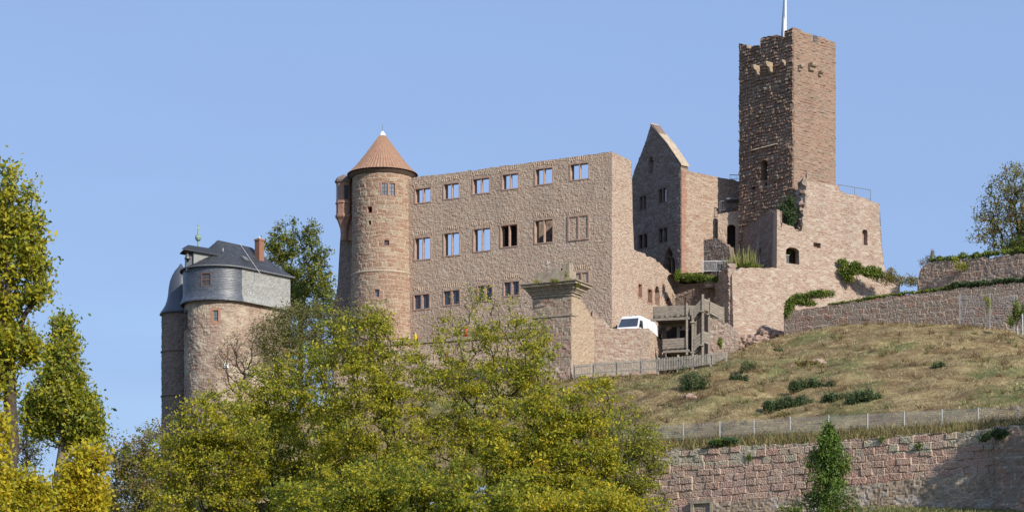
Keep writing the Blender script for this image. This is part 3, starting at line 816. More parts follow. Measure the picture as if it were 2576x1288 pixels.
# ---------------------------------------------------------------- keep
KC = np.array([25.76, 211.0])
kl = flat(KC, (.675, -.738)); kr = flat(KC, (.738, .675))
keep = thing('square_keep', (*KC, 38), 'tall square sandstone keep with broken battlements and stone corbels', 'tower')
LK = 6.57; LKR = 5.95
pat_kl = Pat(41, LK, 28, ch=(.24, .36), bl=(.26, .6), relief=.21, wob=.03, mortar=.07, tilt=.35)
pat_kr = Pat(42, LKR, 28, ch=(.20, .34), bl=(.3, .9), relief=.08, wob=.02, mortar=.05, tilt=.16)
KW = hole(kl, 1915, 404, 1933, 455, arch=.33)
KD = [hole(kl, 1925, 460, 1932, 468), hole(kl, 1893, 470, 1901, 479), hole(kl, 1948, 458, 1953, 464)]
ktl = top_px(kl, [(1855, 111), (1872, 112), (1880, 114), (1881, 123), (1891, 124), (1892, 117), (1911, 116), (1912, 119), (1915, 119), (1915.5, 96), (1935, 92), (1958, 89), (1966, 92), (1974, 98), (1974.5, 106), (1975.5, 106), (1976, 81), (1993, 72)])
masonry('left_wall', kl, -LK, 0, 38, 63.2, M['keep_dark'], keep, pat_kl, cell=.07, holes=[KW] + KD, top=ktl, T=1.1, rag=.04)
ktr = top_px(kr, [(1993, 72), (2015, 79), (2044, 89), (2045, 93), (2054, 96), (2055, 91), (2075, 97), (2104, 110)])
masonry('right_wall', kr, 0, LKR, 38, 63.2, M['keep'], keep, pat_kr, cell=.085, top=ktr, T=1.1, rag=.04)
kb1 = flat(KC + kr.u * LKR - kl.u * LK, -kl.u); kb2 = flat(KC - kl.u * LK, -kr.u)
masonry('rear_wall', kb1, -LK, 0, 38, 61.0, M['keep'], keep, Pat(43, 9, 28, relief=.06), cell=.3, T=1.0)
masonry('far_side_wall', kb2, -LKR, 0, 38, 61.0, M['keep'], keep, Pat(44, 9, 28, relief=.06), cell=.3, T=1.0)
b = MB(); b.sbox(kl, -LK + 1, -1.2, 59.2, 59.5, -5.0, -1.0); b.build('roof_deck', M['earth'], keep)
b = MB(); b.sbox(kl, KW['s0'] - .3, KW['s1'] + .3, KW['z0'] - 1.5, KW['z1'] + .5, -1.6, -1.2); b.build('room_shade_sheet', M['inner_shade'], keep)  # near-black sheet as the shade behind the arched keep window
def corbel(m, x, y, w_, dep, hgt):
    s, z = m.sz(x, y); b = MB()
    pr = [(-.2, 0), (dep, 0), (dep, -hgt * .22), (dep * .86, -hgt * .42), (dep * .58, -hgt * .5), (dep * .5, -hgt * .66), (dep * .42, -hgt * .88), (dep * .2, -hgt), (-.2, -hgt)]
    n = len(pr)
    b.v = [tuple(m(s - w_ / 2, z + q[1], q[0])) for q in pr] + [tuple(m(s + w_ / 2, z + q[1], q[0])) for q in pr]
    b.f = [list(range(n))[::-1], [n + i for i in range(n)]] + [[i, (i + 1) % n, n + (i + 1) % n, n + i] for i in range(n)]
    return b.build('corbel', M['corbel'], keep, bevel=.02)
for q in ((kl, 1911, 168, .30, 1.05, 1.05), (kl, 1944, 160, .30, 1.1, 1.05), (kl, 1976, 154, .26, .6, .55), (kl, 1880, 176, .22, .25, .45),
          (kr, 2009, 166, .36, .5, .55), (kr, 2038, 162, .7, .6, .7), (kr, 2060, 181, .36, .5, .5)): corbel(*q)
b = MB()
a0, za = kl.sz(1897, 380); a1, zb = kl.sz(1958, 371)
b.hexa([kl(a0, za, .26), kl(a1, za + .05, .26), kl(a1, za + .05, -.1), kl(a0, za, -.1), kl(a0, za + .12, .16), kl(a1, za + .17, .16), kl(a1, za + .17, -.1), kl(a0, za + .12, -.1)])
b.build('drip_ledge', M['buff_trim'], keep)
b = MB()
for i in range(4):
    s, z = kr.sz(2045 + i * 3, 104 + i); b.sbox(kr, s - .03, s + .03, z - .1, z + .55, .05, .12)
b.build('iron_cramps', M['iron'], keep)
fp = KC - kl.u * .7 - kl.n * 1.7
fpY = fp[1]
xp = (1976.5 - HX) / FPX * fpY
b = MB(); b.tube([(xp, fpY, 59.5), (xp, fpY, 67.2)], [.085, .07], 10); b.lathe((xp, fpY, 67.2), [(.06, 0), (.15, .1), (.05, .25)], 10)
tag(b.build('flagpole', M['white'], None), 'white flagpole standing on top of the square keep', 'flagpole')
# flag hanging limp from the pole, folded
nu, nv = 9, 26
U_, V_ = np.meshgrid(np.linspace(0, 1, nu), np.linspace(0, 1, nv), indexing='ij')
wdt = .06 + .27 * V_ ** .8
X = xp - .1 - U_ * wdt; Y = fpY - .05 + .16 * np.sin(U_ * 9) + .1 * np.sin(U_ * 5 + V_ * 4); Z = 67.0 - V_ * 4.5 - U_ * .5
ix = np.arange(nu * nv).reshape(nu, nv); F = np.stack([ix[:-1, :-1], ix[1:, :-1], ix[1:, 1:], ix[:-1, 1:]], -1).reshape(-1, 4)
fl = qmesh('flag', np.stack([X, Y, Z], -1).reshape(-1, 3), F, M['flag_white'], None, smooth=True)
fl.data.materials.append(M['flag_blue'])
cu = np.repeat(np.arange(nu - 1), nv - 1)
fl.data.polygons.foreach_set('material_index', np.where((cu == 3) | (cu == 4) | (cu == 7), 1, 0).astype(np.int32))
m_ = fl.modifiers.new('cloth', 'SOLIDIFY'); m_.thickness = .012
tag(fl, 'light blue and white flag hanging limp from the pole on the keep', 'flag')

# ---------------------------------------------------------------- bastion ruin in front of the keep
BC = np.array([24.0, 208.0])
bf_ = flat(BC, (.87, .49))
bastion = thing('bastion_ruin', (*BC, 32), 'broad sunlit ruined bastion wall with a ragged gap in front of the keep', 'ruin')
btop_pts = [(1836, 700), (1845, 683), (1862, 675), (1952.2, 674), (1952.8, 527), (1961, 527), (1963, 545), (1967, 560), (1966, 580), (2016, 582), (2018, 572), (2022, 540), (2024, 510), (2026, 490), (2027, 465), (2030, 445), (2032, 433), (2052, 431), (2068, 437), (2069, 428), (2097, 428), (2104, 452), (2112, 478), (2130, 488), (2150, 490), (2180, 502), (2208, 512), (2213, 516), (2216, 600), (2224, 672), (2235, 702), (2262, 716)]
bs0, bs1 = float(bf_.s_of(1839)), float(bf_.s_of(2262))
BH = [hole(bf_, 1977, 623, 2010, 664, arch=.35), hole(bf_, 2046, 611, 2064, 624), hole(bf_, 2169, 578, 2182, 617, arch=.22), hole(bf_, 2062, 432, 2069, 447)]
pat_b = Pat(51, bs1 - bs0, 26, ch=(.15, .27), bl=(.25, .6), relief=.045, wob=.05, mortar=.05, tilt=.14)
def batter(s, z):
    return np.clip((41.5 - z) * .05, 0, 1) + .0 * s
masonry('front_wall', bf_, bs0, bs1, 31.0, 48.6, M['bastion'], bastion, pat_b, cell=.1, holes=BH, top=top_px(bf_, btop_pts), T=.55, rag=.06, extra=batter)
b = MB()
for h in BH[1:3]: MB().sbox(bf_, h['s0'] - .1, h['s1'] + .1, h['z0'] - .1, h['z1'] + .1, -.54, -.42).build('niche_back', M['bastion'], bastion)
b = MB(); h = BH[0]
for k in range(5):
    x = h['s0'] + .12 + k * .12; b.sbox(bf_, x, x + .025, h['z0'], h['z0'] + .85, -.45, -.42)
b.sbox(bf_, h['s0'], h['s0'] + .75, h['z0'] + .85, h['z0'] + .89, -.45, -.42)
b.build('window_railing', M['galv'], bastion)
b = MB(); b.sbox(bf_, h['s0'] - .5, h['s1'] + .5, h['z0'] - .5, h['z1'] + .5, -3.4, -3.1); b.build('room_shade_sheet', M['inner_shade'], bastion)  # shade behind the arched bastion window, painted on an added sheet
# left return wall in shade and rubble core where walls broke off
bl_ = flat(bf_(float(bf_.s_of(1952.8)), 0.0, -.52)[:2], (.294, -.956))
s527 = (1800 - 527) / FPX * 208
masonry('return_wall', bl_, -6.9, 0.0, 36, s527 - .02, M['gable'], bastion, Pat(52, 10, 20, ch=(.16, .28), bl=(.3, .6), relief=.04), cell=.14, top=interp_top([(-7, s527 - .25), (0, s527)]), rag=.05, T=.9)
core = Pat(53, 6, 12, ch=(.25, .5), bl=(.25, .6), relief=.3, wob=.1, mortar=.08, tilt=.4)
g0 = flat(bf_(float(bf_.s_of(2018)), 0.0, -1.9)[:2], (.49, -.87))
edge_z = [(HY - y) / FPX * 209.5 for y in (590, 560, 530, 500, 470, 440)]; edge_s = [-(float(bf_.s_of(x)) - float(bf_.s_of(2018))) for x in (2016, 2020, 2022, 2025, 2027, 2031)]
masonry('broken_edge', g0, 0, 1.95, edge_z[0], edge_z[-1] + .2, M['core'], bastion, core, cell=.21, T=.5, top=lambda s: edge_z[-1] - 1.3 + .75 * s, rag=.25, jit=.15, extra=lambda s, z: np.interp(z, edge_z, edge_s) - .15)
g1p = bf_(bs0, 0.0, -.0)[:2]
g1 = flat(g1p + np.array([-.28, .96]) * 0, (.294, -.956))
masonry('broken_end', g1, -3.4, -.05, 30.5, 40.4, M['core'], bastion, Pat(54, 6, 12, ch=(.25, .5), bl=(.25, .6), relief=.25, wob=.1, mortar=.08, tilt=.3), cell=.1, top=interp_top([(-3.4, 39.6), (-1.5, 40.2), (0, 40.3)]), T=.5, rag=.15, jit=.04)
# outer right flank and walkway railing
fr = flat(bf_(float(bf_.s_of(2213)), 0.0, 0.0)[:2], (-.35, .94))
masonry('right_flank', fr, 0.1, 5, 33, 46, M['bastion'], bastion, Pat(55, 8, 20, relief=.05), cell=.3, T=.9)
def railing(name, label, p0, p1, h_, n, mat, post=.05, bar=.018, group=None):
    p0, p1 = np.array(p0), np.array(p1)
    root = thing(name, p0, label, 'railing', group)
    b = MB(); b.beam(p0 + [0, 0, h_], p1 + [0, 0, h_], .05, .05); b.beam(p0 + [0, 0, .12], p1 + [0, 0, .12], .03, .03); b.build('rails', mat, root)
    b = MB()
    for k in range(n + 1):
        q = p0 + (p1 - p0) * k / n
        b.beam(q + [0, 0, .12], q + [0, 0, h_ - .02], bar, bar)
    b.build('bars', mat, root)
    for t in (0, .5, 1):
        q = p0 + (p1 - p0) * t; MB().beam(q - [0, 0, .1], q + [0, 0, h_ - .03], post, post).build('post', mat, root)
    return root
railing('walkway_railing', 'thin steel railing on top of the bastion right of the keep', at(2110, 492, 213.5), at(2190, 505, 215), 1.0, 14, M['iron'], .05, .012)
railing('balcony_railing', 'iron railing on the ledge between gabled ruin and keep', at(1811, 533, 217.0), at(1868, 524, 217.5), .98, 14, M['iron'], .05, .02)
railing('roof_railing', 'small railing on the wall top left of the keep', at(1836, 453, 218.5), at(1868, 455, 219), .5, 8, M['iron'], .03, .015)
railing('path_railing', 'pale railing at the grassy bank below the gabled ruin', at(1768, 685, 208.2), at(1838, 684, 208.6), 1.0, 24, M['galv'], .05, .022)
# recess walls between gable and keep
link_root = thing('doorway_wall', at(1838, 640, 216.2), 'stone wall with tall arched doorway between gabled ruin and keep', 'wall')
dm = flat(at(1806, 600, 217.0)[:2], (.99, -.14))
DH = hole(dm, 1829, 565, 1850, 640, arch=.3)
masonry('wall', dm, 0, 2.6, 41, 49.0, M['palace'], link_root, Pat(61, 4, 10, relief=.05), cell=.1, holes=[DH], top=top_px(dm, [(1806, 539), (1868, 528)]), T=.4)
b = MB(); b.sbox(dm, .3, 2.4, 41, 47, -1.6, -1.3); b.build('passage_shade_sheet', M['inner_shade'], link_root)  # doorway shade painted as a near-black sheet
b = MB(); s_, z_ = dm.sz(1840, 500); b.sbox(dm, .8, 2.4, z_ - .1, z_ + .05, -1.5, .2); b.build('balcony_slab', M['iron'], link_root)
stub = thing('stepped_wall_stub', at(1800, 690, 209.6), 'low shaded wall stub with stepped broken top before the gabled ruin', 'wall')
sm = flat(at(1771, 690, 210.4)[:2], (.77, -.64))
SHo = hole(sm, 1800, 664, 1833, 700, arch=.35)
stp = top_px(sm, [(1770, 604), (1803, 599), (1808, 599), (1809, 604), (1816, 605), (1817, 612), (1826, 613), (1827, 619), (1835, 620), (1836, 632), (1840, 650), (1845, 690)])
masonry('wall', sm, 0, float(sm.s_of(1846)), 39, 44.5, M['gable'], stub, Pat(62, 5, 8, relief=.06), cell=.1, holes=[SHo], top=stp, T=.7)
b = MB(); b.sbox(sm, .8, 3.0, 39, 41.3, -1.5, -1.2); b.build('niche_back', M['inner_shade'], stub)  # near-black sheet paints the shade behind the stub's arch
bank = thing('bank_wall', at(1780, 800, 210), 'rubble retaining wall below the grassy bank left of the bastion', 'wall')
bm_ = flat(at(1690, 760, 212.0)[:2], (.95, -.31))
lowb = flat(at(1782, 850, 203.8)[:2], (.97, -.22))
masonry('lower_wall', lowb, 0, 2.6, 29, 36, M['bastion'], bank, Pat(64, 4, 8, ch=(.14, .24), bl=(.2, .5), relief=.05, wob=.05, tilt=.2), cell=.1, T=.6, rag=.1, top=top_px(lowb, [(1780, 800), (1800, 800), (1830, 812), (1850, 830)]))
masonry('wall', bm_, -1, float(bm_.s_of(1850)), 29, 41.2, M['gable' if False else 'turret'], bank, Pat(63, 10, 14, ch=(.16, .3), bl=(.2, .5), relief=.07, wob=.06, tilt=.3), cell=.11, top=top_px(bm_, [(1685, 700), (1720, 716), (1760, 712), (1810, 702), (1838, 690), (1852, 680)]), T=.8)

# ---------------------------------------------------------------- slate clad archive tower on the left
AR, AC = 2.85, np.array([-24.5, 192.9])
AU = np.array([.637, .77]) / np.hypot(.637, .77); PHI = math.atan2(AU[1], AU[0]); APHI2 = math.pi - PHI
AN = np.array([AU[1], -AU[0]])
def apath(bulge=None):
    def f(s, z, d=0.0):
        s, z, d = np.broadcast_arrays(np.asarray(s, float), np.asarray(z, float), np.asarray(d, float))
        r = AR + d + (bulge(z) if bulge else 0)
        th = np.clip(s / AR, -APHI2, PHI)
        X = AC[0] + r * np.sin(th); Y = AC[1] - r * np.cos(th)
        e1 = np.maximum(s - AR * PHI, 0); e2 = np.maximum(-AR * APHI2 - s, 0)
        return np.stack([X + (e1 + e2) * AU[0], Y + (e1 + e2) * AU[1], z], -1)
    def sz(x, y):
        t = np.linspace(-AR * 1.45, AR * PHI + 5.5, 4001); P = f(t, 0 * t); px = HX + P[:, 0] / P[:, 1] * FPX
        i = np.argmin(abs(px - x)); return t[i], (HY - y) / FPX * P[i, 1]
    f.sz = sz; f.s_of = lambda x: sz(x, 0)[0]
    return f
archive = thing('archive_tower', (*AC, 16), 'rounded stone tower house with slate clad top storey and brick chimney', 'tower')
ZSB, ZSE = 34.35, 37.15
SR = AR * PHI + 5.35; SLf = -AR * APHI2 - 5.35
am = apath()
AW = hole(am, 529, 774, 555, 815); AW2 = hole(am, 462, 780, 474, 832)
masonry('stone_wall', am, SLf, SR, 15, ZSB + .1, M['archive'], archive, Pat(71, SR - SLf, 22, ch=(.18, .36), bl=(.25, .7), relief=.05, wob=.05, tilt=.12), cell=.1, holes=[AW, AW2], T=.5)
window(am, AW, archive, M['frame'], fw=.2, mull=0, d0=-.25, d1=.05, name='window')
q = dict(AW); q['s0'] += .2; q['s1'] -= .2; q['z0'] += .2; q['z1'] -= .2
window(am, q, archive, M['window_wood'], fw=.07, mull=0, d0=-.2, d1=-.06, glass=M['leadglass'], gd=-.12, name='window')
window(am, AW2, archive, M['turret'], fw=.12, mull=0, d0=-.3, d1=.03, glass=M['glass'])
sm_ = apath(lambda z: .16 + .22 * np.clip((ZSB + .75 - z) / .75, 0, 1) ** 2)
SW = hole(sm_, 502, 684, 531, 719)
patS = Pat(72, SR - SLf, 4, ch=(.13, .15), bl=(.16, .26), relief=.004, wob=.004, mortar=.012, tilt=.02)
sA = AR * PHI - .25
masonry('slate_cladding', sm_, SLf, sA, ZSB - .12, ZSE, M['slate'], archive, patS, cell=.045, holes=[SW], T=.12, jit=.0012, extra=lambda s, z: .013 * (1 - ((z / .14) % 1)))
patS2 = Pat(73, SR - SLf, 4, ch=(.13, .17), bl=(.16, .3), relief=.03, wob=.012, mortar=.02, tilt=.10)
masonry('sunlit_slate_cladding', sm_, sA, SR, ZSB - .12, ZSE, M['slate_lit'], archive, patS2, cell=.07, T=.12, jit=.006)  # sun-facing side of the cladding, its light painted into the colour
window(sm_, SW, archive, M['brown_wood'], fw=.09, mull=0, d0=-.25, d1=.05, glass=M['glass'], gd=-.08, transom=.5)
bx = flat(am(SR, 0.0)[:2], -AN)
b = MB(); b.sbox(bx, .0, 2 * AR, 15, ZSE, -.5, .15); b.build('rear_wall', M['archive'], archive)
# roof
ZRG = 39.75; rl = 3.7
ridge0 = AC - AU * .15; ridge1 = AC + AU * rl
ev = np.concatenate([np.linspace(SLf - .3, -AR * APHI2, 8), np.linspace(-AR * APHI2, AR * PHI, 40)[1:], np.linspace(AR * PHI, SR + .3, 12)[1:]])
em = apath()
E0 = em(ev, ZSE - .05, .42)
back = np.stack([E0[-1] + (E0[0] - E0[-1]) * t for t in np.linspace(0, 1, 8)[1:-1]])
E0 = np.concatenate([E0, back])
tt_ = np.clip((E0[:, :2] - ridge0) @ AU, 0, rl + .15)
RG = np.concatenate([ridge0 + tt_[:, None] * AU, np.full((len(E0), 1), ZRG)], 1)
nl = 22; fr_ = np.linspace(0, 1, nl + 1)
prof_ = fr_ ** .94
V = E0[:, None, :] + (RG - E0)[:, None, :] * fr_[None, :, None]
V[:, :, 2] = E0[:, None, 2] + (RG[:, None, 2] - E0[:, None, 2]) * (fr_[None, :] ** 1.12) + .02 * (np.arange(nl + 1) % 2)
ne = len(E0); ix = np.arange(ne * (nl + 1)).reshape(ne, nl + 1)
a_ = ix; b2 = np.roll(ix, -1, 0)
F = np.stack([a_[:, :-1], b2[:, :-1], b2[:, 1:], a_[:, 1:]], -1).reshape(-1, 4)
roofA = qmesh('roof', V.reshape(-1, 3), F, M['slate_roof'], archive, fcol=rng.random((len(F), 3)) * [1, 1, .5])
b = MB()
for i in range(ne):
    j = (i + 1) % ne; b.poly([E0[i] - [0, 0, .09], E0[j] - [0, 0, .09], E0[j] + [0, 0, .02], E0[i] + [0, 0, .02]])
    inn_i = np.array([AC[0], AC[1], ZSE - .2]); 
b.build('gutter', M['zinc' if False else 'iron'], roofA)
# chimney, roof light, snow hooks
cb = ridge0 + AU * 3.35 + AN * 1.15
cxy = at(652.5, 640, cb[1]); CZ0 = 37.6
patC = Pat(74, 1, 4, ch=(.07, .075), bl=(.2, .22), relief=.012, wob=0, mortar=.014, tilt=0)
chim = MB(); chim.box((cxy[0], cb[1], (CZ0 + 40.05) / 2), (.56, .56, 40.05 - CZ0), math.atan2(AU[1], AU[0])); chim.box((cxy[0], cb[1], 40.12), (.64, .64, .14), math.atan2(AU[1], AU[0]))
chm = chim.build('chimney', M['brick'], roofA)
b = MB(); b.lathe((cxy[0], cb[1], 40.19), [(.12, 0), (.12, .12), (.16, .14), (.04, .26)], 10); b.build('chimney_cap', M['zinc'], chm)
def roofpt(x, y):
    """point where the line of sight meets the right-hand roof slope"""
    e = np.array([*(AC + AN * (AR + .42)), ZSE - .05]); rg = np.array([*ridge0, ZRG]); n_ = np.cross(np.array([*AU, 0]), rg - e); n_ /= np.linalg.norm(n_)
    d = np.array([(x - HX) / FPX, 1, (HY - y) / FPX]); t = (n_ @ e) / (n_ @ d); return d * t, n_
b = MB(); p_, n_ = roofpt(616, 652)
up_ = np.cross(n_, [*AU, 0]); up_ = up_ / np.linalg.norm(up_); ua = np.array([*AU, 0]); n_ = -n_ if n_[2] < 0 else n_; up_ = up_ if up_[2] > 0 else -up_
Mx = Matrix([list(ua), list(up_), list(n_)]).transposed()
b.box(p_ + n_ * .04, (.55, .6, .14), M=Mx); b.box(p_ + n_ * .06, (.42, .47, .14), M=Mx)
b.build('roof_light', M['iron'], roofA)
b = MB(); p1_, _ = roofpt(602, 614); p2_, _ = roofpt(654, 690); b.beam(p1_ + n_ * .05, p2_ + n_ * .05, .03, .03); b.build('lightning_wire', M['zinc'], roofA)
b = MB(); q_, _ = roofpt(560, 631); b.box(q_ + n_ * .1, (.05, .05, .25)); b.build('roof_hook', M['zinc'], roofA)
# bell dormer on the left end
DZ = lambda y, Y=190.9: (HY - y) / FPX * Y
dA = at(474, 640, 190.5)[:2]; dB = at(540, 640, 191.0)[:2]
dm_ = flat(dA, dB - dA); Ld = float(np.linalg.norm(dB - dA))
b = MB()
z0_ = DZ(682); z1_ = DZ(640)
b.sbox(dm_, -.15, .42, z0_, z1_, -1.6, -.25); 
b.build('dormer_front', M['slate'], roofA)
b = MB(); b.hexa([dm_(.43, DZ(673), -.02), dm_(.5, DZ(672), -.02), dm_(.5, DZ(672), -.9), dm_(.43, DZ(673), -.9), dm_(.43, DZ(636), -.02), dm_(Ld - .15, DZ(641), -.02), dm_(Ld - .15, DZ(641), -.9), dm_(.43, DZ(636), -.9)])
b.build('dormer_cheek', M['slate_lit'], roofA)  # cheek takes the slate colour with sunlight painted in
dr = MB()
rz0, rz1 = DZ(614), DZ(622)
p = lambda s, z, d: dm_(s, z, d)
dr.hexa([p(-.55, DZ(632), .22), p(Ld + .2, DZ(643), .22), p(Ld + .3, rz1 - .1, -.75), p(.05, rz0 - .1, -.75), p(-.55, DZ(629.5), .22), p(Ld + .2, DZ(639.5), .22), p(Ld + .3, rz1, -.75), p(.05, rz0, -.75)])
dr.hexa([p(.05, rz0 - .1, -.75), p(Ld + .3, rz1 - .1, -.75), p(Ld + .3, DZ(645), -1.8), p(-.55, DZ(632), -1.8), p(.05, rz0, -.75), p(Ld + .3, rz1, -.75), p(Ld + .3, DZ(641), -1.8), p(-.55, DZ(629.5), -1.8)])
dr.build('dormer_roof', M['slate_roof'], roofA)
b = MB(); b.sbox(dm_, -.3, .42, DZ(637), DZ(634), -.2, -.1); b.build('dormer_post', M['brown_wood'], roofA)
bc = dm_(-.08, DZ(636), -.05)
b = MB(); b.lathe((bc[0], bc[1], bc[2] - .6), [(.02, .02), (.24, 0), (.25, .05), (.18, .18), (.15, .36), (.09, .44), (.03, .47), (.03, .6)], 20)
tag(b.build('bell', M['bronze'], None, smooth=True), 'small bronze bell hanging under the slate dormer roof', 'bell')
vp = at(498.5, 620, 192.0)
zz_ = lambda y: (HY - y) / FPX * 192.0
b = MB(); b.tube([(vp[0], vp[1], zz_(626)), (vp[0], vp[1], zz_(602))], .07, 8)
b.lathe((vp[0], vp[1], 0), [(.05, zz_(608)), (.20, zz_(604)), (.27, zz_(599)), (.22, zz_(594)), (.08, zz_(590)), (.06, zz_(580)), (.03, zz_(563))], 14)
for k in range(6):
    t = k * math.pi / 3; b.box((vp[0] + .2 * math.cos(t), vp[1] + .2 * math.sin(t), zz_(593)), (.05, .05, .16))
b.box((vp[0] + .06, vp[1], zz_(574)), (.28, .03, .14), .4); b.box((vp[0] - .02, vp[1], zz_(568)), (.2, .03, .05), .4)
tag(b.build('weather_vane', M['copper'], None), 'green copper finial with weather vane above the slate dormer', 'weather vane')

# ---------------------------------------------------------------- domed turret
TC = np.array([(455 - HX) / FPX * 196.5, 196.5]); TR = 47 / FPX * 196.5
turret = thing('domed_turret', (*TC, 16), 'round shaded stair turret with bell shaped slate dome', 'tower')
tz = lambda y: (HY - y) / FPX * 195.0
tm = cyl(TC, TR)
masonry('wall', tm, -TR * 2.2, TR * 2.2, 14, tz(781), M['turret'], turret, Pat(81, 8, 22, ch=(.2, .4), bl=(.25, .6), relief=.05, wob=.04, tilt=.2), cell=.12, T=.4)
for y in (880, 992): MB().lathe((*TC, 0), [(TR + .02, tz(y + 4)), (TR + .13, tz(y + 1)), (TR + .13, tz(y - 1)), (TR + .02, tz(y - 4))], 32).build('string_course', M['turret'], turret)
dome_prof = [(TR - .1, 786), (TR + .22, 786), (TR + .12, 779), (TR - .05, 772), (TR - .25, 762), (TR - .4, 750), (TR - .5, 735), (TR - .55, 718), (TR - .66, 700), (TR - .85, 685), (TR - 1.1, 672), (TR - 1.35, 664), (.05, 655)]
b = MB(); b.lathe((*TC, 0), [(max(r_, .02), tz(y)) for r_, y in dome_prof], 36); b.build('dome', M['slate'], turret, smooth=True)

# ---------------------------------------------------------------- cornice pier, terrace walls
PP = np.array([149 / FPX * 188.5, 188.5])
pfm = flat(PP, (.90, -.435)); prm = flat(PP, (.47, .883))
pier = thing('cornice_pier', (*PP, 26), 'massive stone gate pier with heavy weathered cornice and grass on top', 'pier')
sP0 = float(pfm.s_of(1340)); zc = lambda y: (HY - y) / FPX * 188.8
masonry('shaft', pfm, sP0, 0, 22, zc(746), M['pier'], pier, Pat(91, 4, 16, ch=(.28, .42), bl=(.45, .9), relief=.05, wob=.02, mortar=.04), cell=.1, T=.6)
sPr = float(prm.s_of(1493.5))
masonry('side_wall', prm, 0, sPr, 22, 36, M['plaster'], pier, Pat(92, 6, 16, ch=(.3, .5), bl=(.4, .9), relief=.04, mortar=.03), cell=.12, T=.6,
        top=top_px(prm, [(1437, 746), (1457, 746), (1490, 800), (1496, 806)]))
steps = [(745, 738, .10), (738, 733, .22), (733, 729, .30), (729, 723, .42), (723, 719, .52), (719, 712.5, .74), (712.5, 709, .86)]
cor = MB()
for y0, y1, d in steps:
    cor.sbox(pfm, sP0 - d, .0 + d, zc(y0), zc(y1) - .004, -1.2, d)
    cor.sbox(prm, .004 - d * 0, 1.45 + d * 1.2, zc(y0) + .002, zc(y1) - .006, -1.0, d)
cor.build('cornice', M['cornice'], pier, bevel=.012)
attic = MB(); attic.sbox(pfm, sP0 + .15, -.1, zc(709), zc(680), -1.2, .05); attic.sbox(pfm, -.85, -.2, zc(680), zc(662), -.9, -.1); attic.sbox(pfm, -2.3, -1.03, zc(680), zc(672), -.9, -.05)
attic.build('attic_block', M['cornice'], pier, bevel=.03)
lst = MB(); lst.sbox(pfm, sP0 - .08, .08, zc(795), zc(790), -.3, .10); lst.sbox(prm, .003, .75, zc(795), zc(790), -.3, .10); lst.build('lower_moulding', M['cornice'], pier)
masonry('foot', flat(PP + pfm.n * .25 - pfm.u * 4.5, pfm.u), 0, 4.5, 18, zc(925), M['bastion'], pier, Pat(93, 6, 10, ch=(.2, .4), relief=.12, wob=.06, tilt=.3), cell=.14, T=.6, top=interp_top([(0, 26), (1.5, 28.2), (4.5, 29.3)]), rag=.1)

pzl = thing('parapet_wall', at(1560, 905, 192.5), 'low sandstone parapet block in front of the white van', 'wall')
wm = flat(at(1493, 900, 192.5)[:2], (1, 0.0)); Lw = float(wm.s_of(1632))
wr = flat(wm(Lw, 0.0)[:2], (.233, .973)); Lr = float(wr.s_of(1674))
zW = (HY - 828) / FPX * 192.5
masonry('front_wall', wm, -.3, Lw, 27, zW + .05, M['bastion'], pzl, Pat(94, 6, 8, ch=(.16, .28), bl=(.25, .6), relief=.04, wob=.03), cell=.1, T=.5, rag=.02)
masonry('side_wall', wr, 0, Lr, 27, zW + .05, M['lit_wall'], pzl, Pat(95, 9, 8, ch=(.16, .28), bl=(.25, .6), relief=.04, wob=.03), cell=.11, T=.5, rag=.02,
        top=top_px(wr, [(1632, 828), (1650, 841), (1668, 858), (1673, 872)]))
b = MB(); s_, z_ = wm.sz(1600, 880); b.sbox(wm, s_ + .9, s_ + 1.02, z_ - .15, z_ + .15, -.1, .005); 
b.build('drain_hole', M['inner_shade'], pzl)  # shade in the hole painted as a near-black block
stubw = thing('broken_wall_spur', at(1512, 826, 193.5), 'small broken wall spur rising behind the parapet beside the palace', 'wall')
sp = flat(at(1490, 826, 194.0)[:2], (.98, .2))
masonry('wall', sp, 0, 1.7, 30, 35, M['bastion'], stubw, Pat(96, 3, 6, relief=.06), cell=.1, T=.6, rag=.08, top=top_px(sp, [(1490, 785), (1500, 790), (1515, 803), (1530, 818), (1545, 832)]))
ter = thing('terrace_wall', at(1150, 870, 197), 'long low terrace wall under the palace half hidden by trees', 'wall')
tw_ = flat(at(840, 870, 204.0)[:2], (.93, -.367)); Lt = float(tw_.s_of(1350))
masonry('wall', tw_, 0, Lt, 20, 32.0, M['palace'], ter, Pat(97, 20, 16, ch=(.2, .4), bl=(.3, .8), relief=.05), cell=.14, T=.6, top=top_px(tw_, [(840, 868), (1040, 860), (1350, 850)]), rag=.02)
b = MB(); b.sbox(tw_, -.05, Lt, tw_.sz(1150, 857)[1], tw_.sz(1150, 851)[1], -.7, .12, n=10); b.build('coping', M['cornice'], ter)


# ================================================================ GROUND, WALLS, FENCES
def struct(o): return tag(o, kind='structure')
def ground_z(Y, X=0.0): return np.interp(Y, [0, 48, 60, 149, 156, 400], [-1.7, -1.7, .4, 13.75, 14.2, 14.2]) - 1.6 * np.clip((23 - np.asarray(X, float)) / 5, 0, 1) * np.clip((np.asarray(Y, float) - 100) / 40, 0, 1)

gx = np.linspace(-140, 140, 71); gy = np.linspace(20, 156, 69)
X, Y = np.meshgrid(gx, gy, indexing='ij'); Zg = ground_z(Y) - .25 + .15 * np.sin(X * .31 + Y * .2) * np.clip((Y - 50) / 20, 0, 1)
